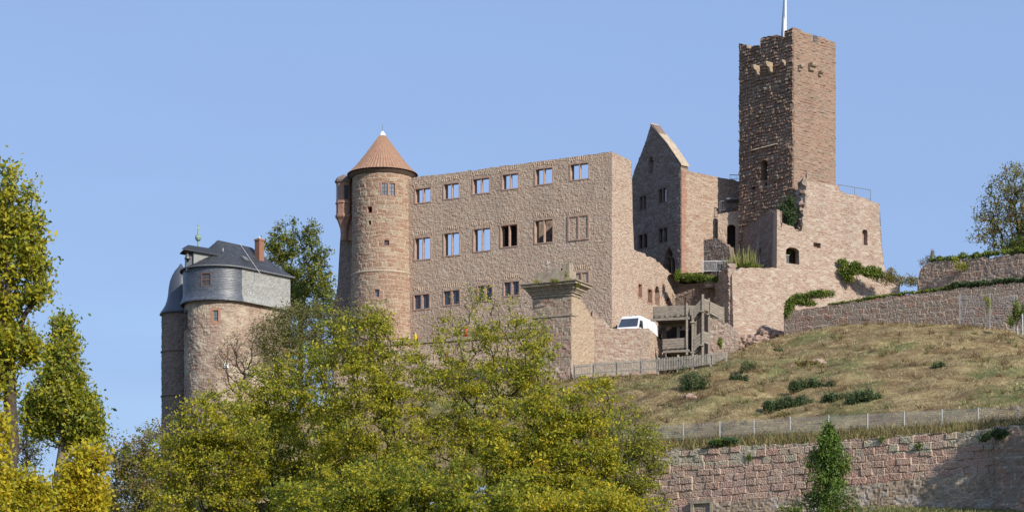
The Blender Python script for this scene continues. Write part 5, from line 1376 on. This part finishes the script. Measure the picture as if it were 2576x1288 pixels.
def parasol(x, y0, y1, mat, lab):
    base = at(x, y1, 202.3); h_ = (y1 - y0) / FPX * 202.3
    o = thing('closed_parasol', base, lab, 'parasol', 'closed parasols on the terrace')
    MB().tube([base - [0, 0, .9], base + [0, 0, h_ * 1.04]], .03, 6).build('pole', M['zinc'], o)
    MB().lathe(base, [(.14, 0), (.17, .1), (.13, h_ * .35), (.15, h_ * .45), (.09, h_ * .8), (.03, h_)], 8).build('canopy', mat, o)
parasol(1045, 838, 861, M['yellow_cloth'], 'closed yellow parasol on the terrace below the round tower')
parasol(1172, 824, 846, M['red_cloth'], 'closed red parasol on the terrace seen through the tree')
parasol(1262, 834, 852, M['red_cloth'], 'closed red parasol farther right on the terrace, left of the pier')
sg_ = am.sz(569, 919)
b = MB(); b.sbox(am, sg_[0] - .17, sg_[0] + .17, sg_[1] - .2, sg_[1] + .2, .06, .14); tag(b.build('wall_lantern_box', M['white'], None), 'small white box on the archive tower wall', 'box')

# ---------------------------------------------------------------- ivy, hedges, mown bushes
P_IVY = [(G_DARK, 2.5), (G_MID, 3), ((.15, .21, .04), 1.6), (OLV, .5)]
P_MOUND = [((.045, .08, .03), 3), ((.07, .11, .04), 2.5), ((.12, .15, .05), 1), ((.2, .19, .08), .5)]
P_DRY = [(OLV, 2), (BRN, 1.2), ((.26, .22, .10), 2), (G_MID, .8)]
def mound(label, x, y, rx, ry, n, seed, pal=P_MOUND):
    p_ = hill_at(x, y + ry * .8); Y_ = p_[1]
    rq = np.random.default_rng(seed + 900); rx *= 1.15; ry *= 1.35
    o = [(x + rx * (k - 2) * .42 + rq.normal(0, rx * .06), y + ry * (.1 + abs(k - 2) * .1) , rx * .38, ry * rq.uniform(.95, 1.3)) for k in range(5)]
    return bush('mown_shrub', label, o, Y_ + .3, seed, n=n, lsize=.15, pal=pal, stems=5, dz=.75, group='low shrubs left on the mown slope', cat='shrub')
mound('big dark shrub casting a shadow on the slope below the picket fence', 1752, 962, 30, 24, 2600, 1)
mound('small round dark shrub right of the big shadowed shrub', 1857, 951, 20, 10, 900, 2)
mound('dark spiky shrub below the rock outcrop', 1885, 925, 18, 15, 900, 3)
mound('flat trimmed dark green shrub in the middle of the slope, topmost of the trimmed ones', 2042, 966, 44, 13, 2400, 4)
mound('long trimmed dark green shrub with green fringe, leftmost of the lower three', 1985, 1012, 48, 17, 3200, 5)
mound('trimmed dark green shrub between two others low on the slope', 2104, 1002, 36, 15, 2200, 6)
mound('trimmed dark shrub with a hollow, rightmost of the lower three', 2176, 997, 36, 17, 2400, 7)
mound('tiny green shrub on the slope below the grey stone wall', 1956, 882, 11, 6, 350, 8)
mound('small green tuft alone on the straw coloured slope', 2365, 919, 14, 8, 500, 9)
mound('thin dark tuft above the wire fence', 1990, 1040, 26, 6, 600, 10, P_DRY)
mound('brownish tuft beside the boulder', 2030, 912, 24, 8, 700, 11, P_DRY)
bush('ivy_patch', 'thick bright ivy climbing the foot of the bastion on the right', [(2125, 672, 20, 22), (2150, 680, 30, 22), (2185, 683, 30, 16), (2135, 695, 20, 16), (2200, 688, 26, 14), (2120, 660, 12, 10)], 210.9, 21, n=6000, lsize=.2, pal=P_IVY, cat='ivy', dz=.35)
bush('ivy_patch', 'ivy draped over the left end of the grey stone wall', [(1986, 768, 17, 24), (2012, 752, 28, 18), (2045, 742, 30, 15), (2072, 738, 26, 14), (1978, 785, 8, 20), (2030, 760, 30, 10)], 203.7, 22, n=5200, lsize=.18, pal=P_IVY, cat='ivy', dz=.5)
def strip(label, pts, rx, ry, m, seed, n, off=-.3, pal=P_IVY, **kw):
    o = []
    rq = np.random.default_rng(seed); Y0 = wallY(m, pts[0][0])
    xs = np.arange(pts[0][0], pts[-1][0], rx * .9)
    for x in xs:
        y = np.interp(x, [p[0] for p in pts], [p[1] for p in pts]) + rq.normal(0, ry * .25)
        o.append((x, y, rx, ry * rq.uniform(.6, 1.3), wallY(m, x) - Y0 - off * 0 + .3))
    return bush('ivy_hedge', label, o, Y0, seed, n=n, pal=pal, cat='ivy', dz=.5, **kw)
strip('thin ivy fringe along the top of the grey stone wall', [(2095, 765), (2240, 743), (2400, 722)], 14, 4.5, SWp, 23, 2600, lsize=.17)
strip('thicker dark ivy on the grey stone wall near the right edge', [(2390, 719), (2470, 712), (2600, 704)], 16, 8, SWp, 24, 3000, lsize=.2, pal=P_MOUND)
strip('green creepers along the top of the upper stone wall', [(2345, 655), (2450, 642), (2610, 628)], 18, 9, UWp, 25, 3400, lsize=.2)
bush('ivy_patch', 'few yellowish creepers hanging on the upper stone wall', [(2420, 668, 22, 12), (2450, 662, 22, 14), (2405, 655, 14, 10)], wallY(UWp, 2430) - .2, 26, n=420, lsize=.18, pal=[(G_YEL, 3), (G_MID, 2)], cat='ivy', dz=.12, stems=0 + 2)
bush('dry_bush', 'pale dry shrubs growing between bastion and upper stone wall', [(2205, 690, 22, 18), (2230, 700, 26, 20), (2260, 703, 26, 18), (2290, 702, 26, 18), (2240, 690, 18, 20)], 211.2, 27, n=2600, lsize=.16, pal=P_DRY, stems=30, dz=.6)
bush('dry_bush', 'bare twiggy shrub on the left end of the upper stone wall', [(2335, 652, 16, 14), (2322, 662, 12, 14), (2345, 640, 8, 22)], 211.5, 28, n=420, lsize=.14, pal=P_DRY, stems=26, dz=.6)
bush('hedge', 'green shrubs on the bank below the gabled ruin', [(1705, 690, 12, 16), (1730, 698, 26, 14), (1765, 700, 26, 12), (1800, 700, 26, 12), (1832, 690, 22, 16), (1850, 678, 18, 14)], 208.2, 29, n=5200, lsize=.17, pal=P_IVY, cat='shrub', dz=.6)
bush('hedge', 'green weeds on top of the bastion beside the keep', [(1862, 668, 18, 12), (1885, 668, 20, 10), (1905, 671, 16, 6)], 207.6, 30, n=1600, lsize=.15, pal=P_IVY, dz=.6)
r_ = np.random.default_rng(31)
gpt = np.stack([at(x, 672, 207.3 + r_.uniform(0, .8)) for x in np.concatenate([r_.normal(1860, 8, 60), r_.normal(1876, 5, 40), r_.normal(1893, 4, 30), r_.normal(1838, 10, 40), r_.uniform(1848, 1910, 60)])])
tag(blades('tall_grass', gpt, r_.uniform(.5, 1.6, (len(gpt), 1)), np.tile([.30, .30, .10], (len(gpt), 1)) * r_.uniform(.6, 1.2, (len(gpt), 1)), M['straw'], None, r_, lean=.12, wid=.07), 'tall yellowish grass on the bastion top', 'grass', kind='stuff')
bush('ivy_patch', 'dark ivy filling the ragged gap of the bastion', [(1985, 545, 20, 36), (1975, 520, 16, 24), (1990, 515, 14, 28), (1985, 568, 20, 14)], 209.6, 32, n=4200, lsize=.18, pal=P_MOUND, cat='ivy', dz=.5)
bush('ivy_patch', 'young green plant inside the arched bastion window', [(1985, 632, 8, 10)], 209.6, 33, n=260, lsize=.15, pal=P_IVY, cat='ivy', dz=.5, stems=3)
bush('ivy_patch', 'green creepers on the side fence at the right edge', [(2556, 785, 10, 34), (2545, 805, 10, 20), (2572, 790, 8, 26)], 187.2, 34, n=1600, lsize=.16, pal=P_IVY, cat='ivy', dz=.6)
bush('ivy_patch', 'thin creeper on the middle post of the field gate', [(2487, 765, 4, 24), (2480, 750, 6, 8)], wallY(GP, 2487) - .1, 35, n=240, lsize=.13, pal=[(G_YEL, 2), (G_MID, 2)], cat='ivy', dz=.6, stems=2)
bush('ivy_patch', 'weeds and grass on the cornice of the stone pier', [(1350, 708, 12, 5), (1390, 706, 16, 5), (1430, 706, 16, 6), (1452, 716, 7, 10), (1425, 690, 5, 10)], 188.0, 36, n=700, lsize=.13, pal=[(OLV, 2), (G_YEL, 2), (G_MID, 1)], cat='weeds', dz=.6, stems=4)
bush('ivy_patch', 'green plants hanging over the top of the retaining wall', [(1830, 1108, 52, 9), (1850, 1120, 22, 9), (1800, 1112, 24, 8)], wallY(RW, 1830) + .3, 37, n=2200, lsize=.14, pal=[((.07, .13, .05), 3), (G_MID, 1), ((.14, .2, .08), 1)], cat='ivy', dz=.4)
bush('ivy_patch', 'dark overgrowth at the shaded end of the retaining wall', [(2475, 1098, 22, 12), (2520, 1090, 34, 16), (2555, 1080, 30, 14)], 143.0, 38, n=2200, lsize=.18, pal=P_MOUND, cat='ivy', dz=.4)
for i, (x, y, rx, ry, lab) in enumerate(((2225, 1107, 20, 10, 'tuft of leaves on the retaining wall top right of the conifer'), (2320, 1122, 12, 10, 'small fern in a joint of the retaining wall'), (1890, 1148, 14, 10, 'hanging weeds on the pale upper blocks of the retaining wall'))):
    bush('wall_weed', lab, [(x, y, rx, ry)], wallY(RW, x) - .05, 40 + i, n=380, lsize=.13, pal=P_IVY, cat='weeds', dz=.3, stems=2)
bush('dry_bush', 'green young shrub on the bank beside the wooden staircase', [(1812, 862, 8, 16)], 200.5, 45, n=420, lsize=.15, pal=P_IVY, dz=.8, stems=4)
r_ = np.random.default_rng(61)
nF = 6500; xf = r_.uniform(1400, 2600, nF); tF = r_.random(nF)
gF = np.stack([lerp(at(x, np.interp(x, cols, yt_wall) + 4, wallY(RW, x) - .05), at(x, np.interp(x, cols, yf_fence), wallY(RW, x) + 1.5), t) for x, t in zip(xf, tF)])
cF = np.where(r_.random((nF, 1)) < .45, [[.30, .25, .11]], np.where(r_.random((nF, 1)) < .5, [[.17, .18, .055]], [[.20, .14, .07]])) * r_.uniform(.7, 1.3, (nF, 1))
tag(blades('fringe_grass', gF - [0, 0, .1], r_.uniform(.2, .55, (nF, 1)), cF, M['straw'], None, r_, lean=.35, wid=.05), 'long dry grass hanging along the top of the retaining wall', 'grass', kind='stuff')


# ================================================================ TREES
def tz_base(x, Y):
    p = at(x, 1288, Y); return np.array([p[0], Y, float(ground_z(Y, p[0])) - .2])
FT = 'broad leaved trees in front of the castle'
def ftree(label, lst, Y, seed, bx=None, **kw):
    kw['nodes_n'] = int(kw['nodes_n'] * 1.25); kw['dens'] = 2.3; kw['lsize'] *= .92; kw['flatten'] = .5; kw.setdefault('spread', .33); kw.setdefault('leafy', .5); kw.setdefault('thin', .5)
    L = px_lumps(lst, Y); bx = bx if bx is not None else np.mean([l[0] for l in lst])
    return tree('broadleaf_tree', label, L, tz_base(bx, Y), seed, group=FT, **kw)
ftree('leftmost foreground tree with thin yellow green top before the archive tower', [(480, 1090, 60, 90), (550, 1060, 80, 100), (450, 1170, 80, 80), (560, 1180, 110, 110), (500, 1270, 140, 90), (620, 1130, 80, 90)], 118, 1, nodes_n=330, nleaf=15000, lsize=.165)
ftree('foreground tree under the slate clad tower house, between leftmost tree and round tower', [(690, 1010, 100, 110), (640, 1110, 120, 110), (770, 960, 80, 100), (760, 1120, 130, 130), (690, 1240, 160, 110)], 124, 2, nodes_n=380, nleaf=21000, lsize=.165, pal=[(G_DARK, .9), (G_MID, 2.4), (G_YEL, 4.4), (YEL, 2.4), (BRN, .3)])
ftree('foreground tree rising before the round tower with open yellow green crown', [(900, 850, 90, 90), (950, 830, 60, 70), (890, 960, 120, 110), (1000, 950, 90, 100), (930, 1090, 150, 140), (900, 1230, 170, 120)], 116, 3, nodes_n=440, nleaf=23000, lsize=.155)
ftree('tallest foreground tree before the palace windows with sparse upright branches', [(1190, 800, 80, 90), (1250, 800, 70, 80), (1150, 900, 110, 100), (1280, 900, 90, 100), (1200, 1020, 160, 130), (1180, 1180, 180, 140), (1350, 900, 50, 120)], 122, 4, nodes_n=470, nleaf=20000, lsize=.155, bf=.25, thin=.86)
ftree('foreground tree before the cornice pier with golden yellow leaves', [(1400, 1060, 90, 90), (1330, 1110, 130, 120), (1450, 1150, 110, 120), (1380, 1240, 170, 110), (1490, 1010, 50, 70)], 112, 5, nodes_n=400, nleaf=21000, lsize=.165, pal=[(G_DARK, 1), (G_MID, 2.2), (G_YEL, 4), (YEL, 3.2), (GOLD, .8), (BRN, .2)])
ftree('thin leaved foreground tree at the left end of the retaining wall', [(1560, 1080, 60, 90), (1600, 1160, 80, 90), (1540, 1190, 90, 100), (1590, 1270, 90, 70), (1640, 1120, 40, 70)], 118, 6, nodes_n=330, nleaf=8500, lsize=.14, bark='bark_grey', pal=[(G_MID, 3), (G_YEL, 3.5), (YEL, 1), (OLV, 2), (BRN, .3)])
ftree('low bushy tree filling the bottom of the picture in the middle', [(1020, 1240, 180, 90), (850, 1270, 180, 70), (1200, 1270, 170, 70)], 104, 7, nodes_n=300, nleaf=17000, lsize=.16, pal=[(G_DARK, 1.6), (G_MID, 3), (G_YEL, 4), (YEL, 1.4), (BRN, .2)])
ftree('low yellow bush tree at the bottom right of the foreground trees', [(1480, 1275, 110, 40), (1580, 1290, 60, 40), (1400, 1290, 90, 40)], 100, 8, nodes_n=160, nleaf=7000, lsize=.16, pal=[(G_YEL, 3), (YEL, 4), (GOLD, 1.5), (G_MID, 1)])
tree('olive_shrub_tree', 'fine leaved olive green shrub tree against the archive tower', px_lumps([(755, 815, 70, 60), (690, 845, 60, 60), (815, 825, 60, 70), (740, 910, 110, 80), (860, 800, 40, 50)], 160), tz_base(745, 160) + [0, 0, 8], 9, nodes_n=480, nleaf=27000, lsize=.125,
     pal=[(OLV, 4), ((.20, .21, .07), 3), (G_MID, 1), ((.30, .24, .12), 1.2)], spread=.3, group=None)
tree('bare_tree', 'nearly bare twiggy tree against the pink wall of the archive tower', px_lumps([(575, 900, 42, 50), (620, 880, 45, 55), (600, 950, 40, 40)], 150), tz_base(640, 150) + [0, 0, 4], 10, nodes_n=200, nleaf=700, lsize=.12, pal=[(OLV, 3), (BRN, 2), (G_YEL, 1)], twigs=3, twig_len=.55, r_trunk=.11)
tree('reddish_shrub_tree', 'thin reddish brown shrub tree at the far left below the archive tower', px_lumps([(340, 1170, 50, 70), (390, 1130, 40, 70), (320, 1240, 80, 70), (410, 1230, 70, 80), (300, 1150, 40, 50)], 140), tz_base(350, 140), 11, nodes_n=360, nleaf=16000, lsize=.16,
     pal=[((.32, .20, .11), 2.4), (OLV, 3), ((.40, .27, .16), 1.4), (G_MID, 2), (G_YEL, 1.6)], r_trunk=.12)
tree('background_bush', 'dark green bush behind the left trees at the bottom edge', px_lumps([(300, 1270, 120, 50), (180, 1280, 120, 50), (60, 1270, 100, 60), (420, 1280, 80, 50)], 150), tz_base(280, 150), 12, nodes_n=260, nleaf=9000, lsize=.2, pal=[(G_DARK, 3), (OLV, 2), (G_MID, 1)], r_trunk=.15)
# columnar oaks at the left
OAK = [(G_DARK, .5), (G_MID, 3.4), (G_YEL, 3.6), (YEL, 1.4), ((.36, .38, .11), 2.4)]
tree('columnar_oak', 'tall columnar oak with yellowing leaves cut by the left picture edge', px_lumps([(20, 440, 17, 32), (70, 500, 22, 28), (20, 520, 36, 56), (80, 570, 25, 40), (20, 640, 42, 64), (85, 660, 30, 48), (20, 750, 45, 56), (90, 730, 25, 40), (10, 850, 42, 56), (60, 880, 30, 48), (0, 960, 36, 48), (-40, 600, 36, 96), (-50, 800, 42, 96)], 76), tz_base(12, 76), 13,
     nodes_n=400, nleaf=23000, lsize=.16, leafy=.5, pal=[(G_DARK, .4), (G_MID, 2.2), (G_YEL, 4), (YEL, 3.4), ((.36, .38, .11), 1.6)], r_trunk=.22, spread=.24, fork=.2, bf=.6, twig_len=.35, up=.5)
tree('columnar_oak', 'shorter green columnar oak with a pointed crown and pale trunk', px_lumps([(155, 820, 15, 28), (150, 880, 33, 40), (160, 950, 47, 48), (150, 1010, 70, 52), (190, 1045, 60, 48), (105, 1055, 44, 48), (222, 1085, 44, 32)], 82), tz_base(128, 82), 14,
     nodes_n=420, nleaf=26000, lsize=.15, leafy=.55, pal=OAK, r_trunk=.2, bark='bark_grey', spread=.24, fork=.25, bf=.6, twig_len=.35, up=.5)
tree('yellow_tree', 'bright yellow low tree beside the pale oak trunk', px_lumps([(210, 1180, 48, 50), (170, 1240, 40, 50), (230, 1260, 40, 50), (200, 1290, 60, 40), (240, 1150, 26, 30)], 72), tz_base(200, 72), 15, nodes_n=200, nleaf=9000, lsize=.15, pal=[(YEL, 4), (GOLD, 3), (G_YEL, 1.2)], r_trunk=.1, spread=.22, twig_len=.3)
tree('yellow_tree', 'yellow green low tree under the tall oak at the left', px_lumps([(60, 1230, 50, 40), (30, 1270, 50, 40), (95, 1260, 30, 40), (70, 1290, 60, 30)], 70), tz_base(60, 70), 16, nodes_n=160, nleaf=6500, lsize=.15, pal=[(YEL, 3.5), (GOLD, 1.5), (G_YEL, 3), (G_MID, .6)], r_trunk=.1, spread=.22, twig_len=.3)
tree('yellow_tree', 'small yellow crown at the very left edge', px_lumps([(-12, 1080, 30, 50), (-10, 1170, 30, 60), (-10, 1260, 26, 50)], 68), tz_base(-12, 68), 17, nodes_n=110, nleaf=3800, lsize=.15, pal=[(YEL, 4), (GOLD, 2), (G_YEL, 2)], r_trunk=.09, spread=.2, twig_len=.3)
tree('bare_tree', 'dark leafless shrub between the two columnar oaks', px_lumps([(55, 1090, 40, 60), (80, 1130, 30, 50), (40, 1150, 36, 50)], 90), tz_base(60, 90), 18, nodes_n=170, nleaf=900, lsize=.12, pal=[(OLV, 2), (G_DARK, 2), (BRN, 1)], twigs=3, twig_len=.4, r_trunk=.08)
# trees behind the castle
tree('background_tree', 'green tree between the archive tower and the round tower', px_lumps([(725, 590, 34, 26), (782, 582, 26, 26), (712, 625, 44, 34), (785, 635, 40, 40), (690, 670, 36, 34), (800, 690, 32, 34), (750, 710, 80, 40), (822, 725, 26, 18), (760, 760, 90, 40)], 226), (at(755, 1000, 226)), 19,
     nodes_n=420, nleaf=17000, lsize=.26, pal=[(G_DARK, 1.6), (G_MID, 3.5), (G_YEL, 2), (OLV, 2), ((.2, .26, .1), 1.5)], r_trunk=.3, spread=.34, tip=.02, twig_len=.6, leafy=.6)
tree('background_tree', 'spreading half bare tree above the upper stone wall at the right edge', px_lumps([(2560, 460, 60, 46), (2520, 500, 50, 46), (2490, 560, 46, 34), (2540, 570, 60, 40), (2600, 520, 70, 90), (2470, 610, 36, 20), (2540, 625, 50, 20), (2620, 600, 70, 60)], 222), at(2585, 680, 222), 20,
     nodes_n=430, nleaf=10500, lsize=.22, pal=[(OLV, 3.5), (G_DARK, 1), (G_YEL, 1.6), (BRN, .8), ((.28, .26, .12), 2.5)], r_trunk=.3, spread=.36, tip=.02, fork=.1, twig_len=.7, twigs=3)
tree('background_bush', 'dark bush under the half bare tree on the upper wall', px_lumps([(2560, 618, 40, 16), (2610, 610, 40, 20)], 216), at(2580, 650, 216), 21, nodes_n=90, nleaf=3000, lsize=.2, pal=[(G_DARK, 3), (OLV, 1)], r_trunk=.12)
# conifer before the retaining wall
rc = np.random.default_rng(22)
cY = 141.0; cb0 = tz_base(2085, cY); ctop = at(2084, 1068, cY)
con = thing('conifer', cb0, 'slender green cypress like conifer before the retaining wall', 'conifer')
MB().tube([cb0, (cb0 + ctop) / 2, ctop - [0, 0, .2]], [.14, .09, .015], 8).build('trunk', M['bark_grey'], con)
nC = 15000; hgt = ctop[2] - cb0[2]
nb_ = 420; tb = rc.random(nb_) ** .8; ang = rc.uniform(0, 6.28, nb_)
Rb = np.interp(1 - tb, [0, .05, .13, .28, .5, .8, 1], [.05, .16, .7, 1.0, 1.15, 1.75, 1.8]) * (.78 + .3 * np.sin(ang * 2 + tb * 14) + rc.normal(0, .26, nb_)).clip(.2, 1.5) + .1
zb_ = cb0[2] + .3 + tb * (hgt - .5); axx = cb0 + (ctop - cb0) * tb[:, None]
ends = np.stack([axx[:, 0] + Rb * np.cos(ang), axx[:, 1] + Rb * np.sin(ang), zb_ + .25 * Rb], 1)
b = MB()
for a, e in zip(axx, ends): b.tube([(a[0], a[1], e[2] - .35), e], [.015, .006], 3, cap=False)
b.build('branches', M['bark'], con)
cl = rc.integers(0, nb_, nC); f = rc.random(nC) ** .45
P = np.stack([axx[cl, 0], axx[cl, 1], ends[cl, 2] - .35], 1) * (1 - f)[:, None] + ends[cl] * f[:, None] + rc.normal(0, .11, (nC, 3)) * [1, 1, 1.9]
leafmesh('foliage', P, .21, colours([((.05, .10, .018), 3), ((.10, .17, .025), 3), ((.17, .24, .03), 2), ((.18, .14, .05), .5)], cl, nb_, rc), M['ivy'], con, rc, up=.1, droop=1.3, aspect=.32)
tree('low_bush', 'small green bush at the left foot of the conifer', px_lumps([(1985, 1290, 30, 16)], 138), tz_base(1985, 138), 23, nodes_n=40, nleaf=900, lsize=.14, pal=P_IVY, r_trunk=.04, twig_len=.25, spread=.15)
# tree standing right of the frame whose shade falls on the end of the retaining wall
tree('broadleaf_tree', 'leafy tree standing beyond the right edge that shades the wall end', [(41.4, 132.3, 25.9, 2.8, 3, 3), (44.2, 130.7, 25, 3.5, 3, 3.5), (38.0, 134.2, 21.7, 2.6, 2.4, 1.3), (37.6, 133.2, 19.6, 3.2, 3, 1.8), (42, 131, 22.5, 3, 3, 3), (43.5, 129, 19.5, 4, 4, 3)], (42, 131, float(ground_z(131))), 24, nodes_n=340, nleaf=20000, lsize=.3, r_trunk=.25, spread=.45, twig_len=.5, tip=.02)
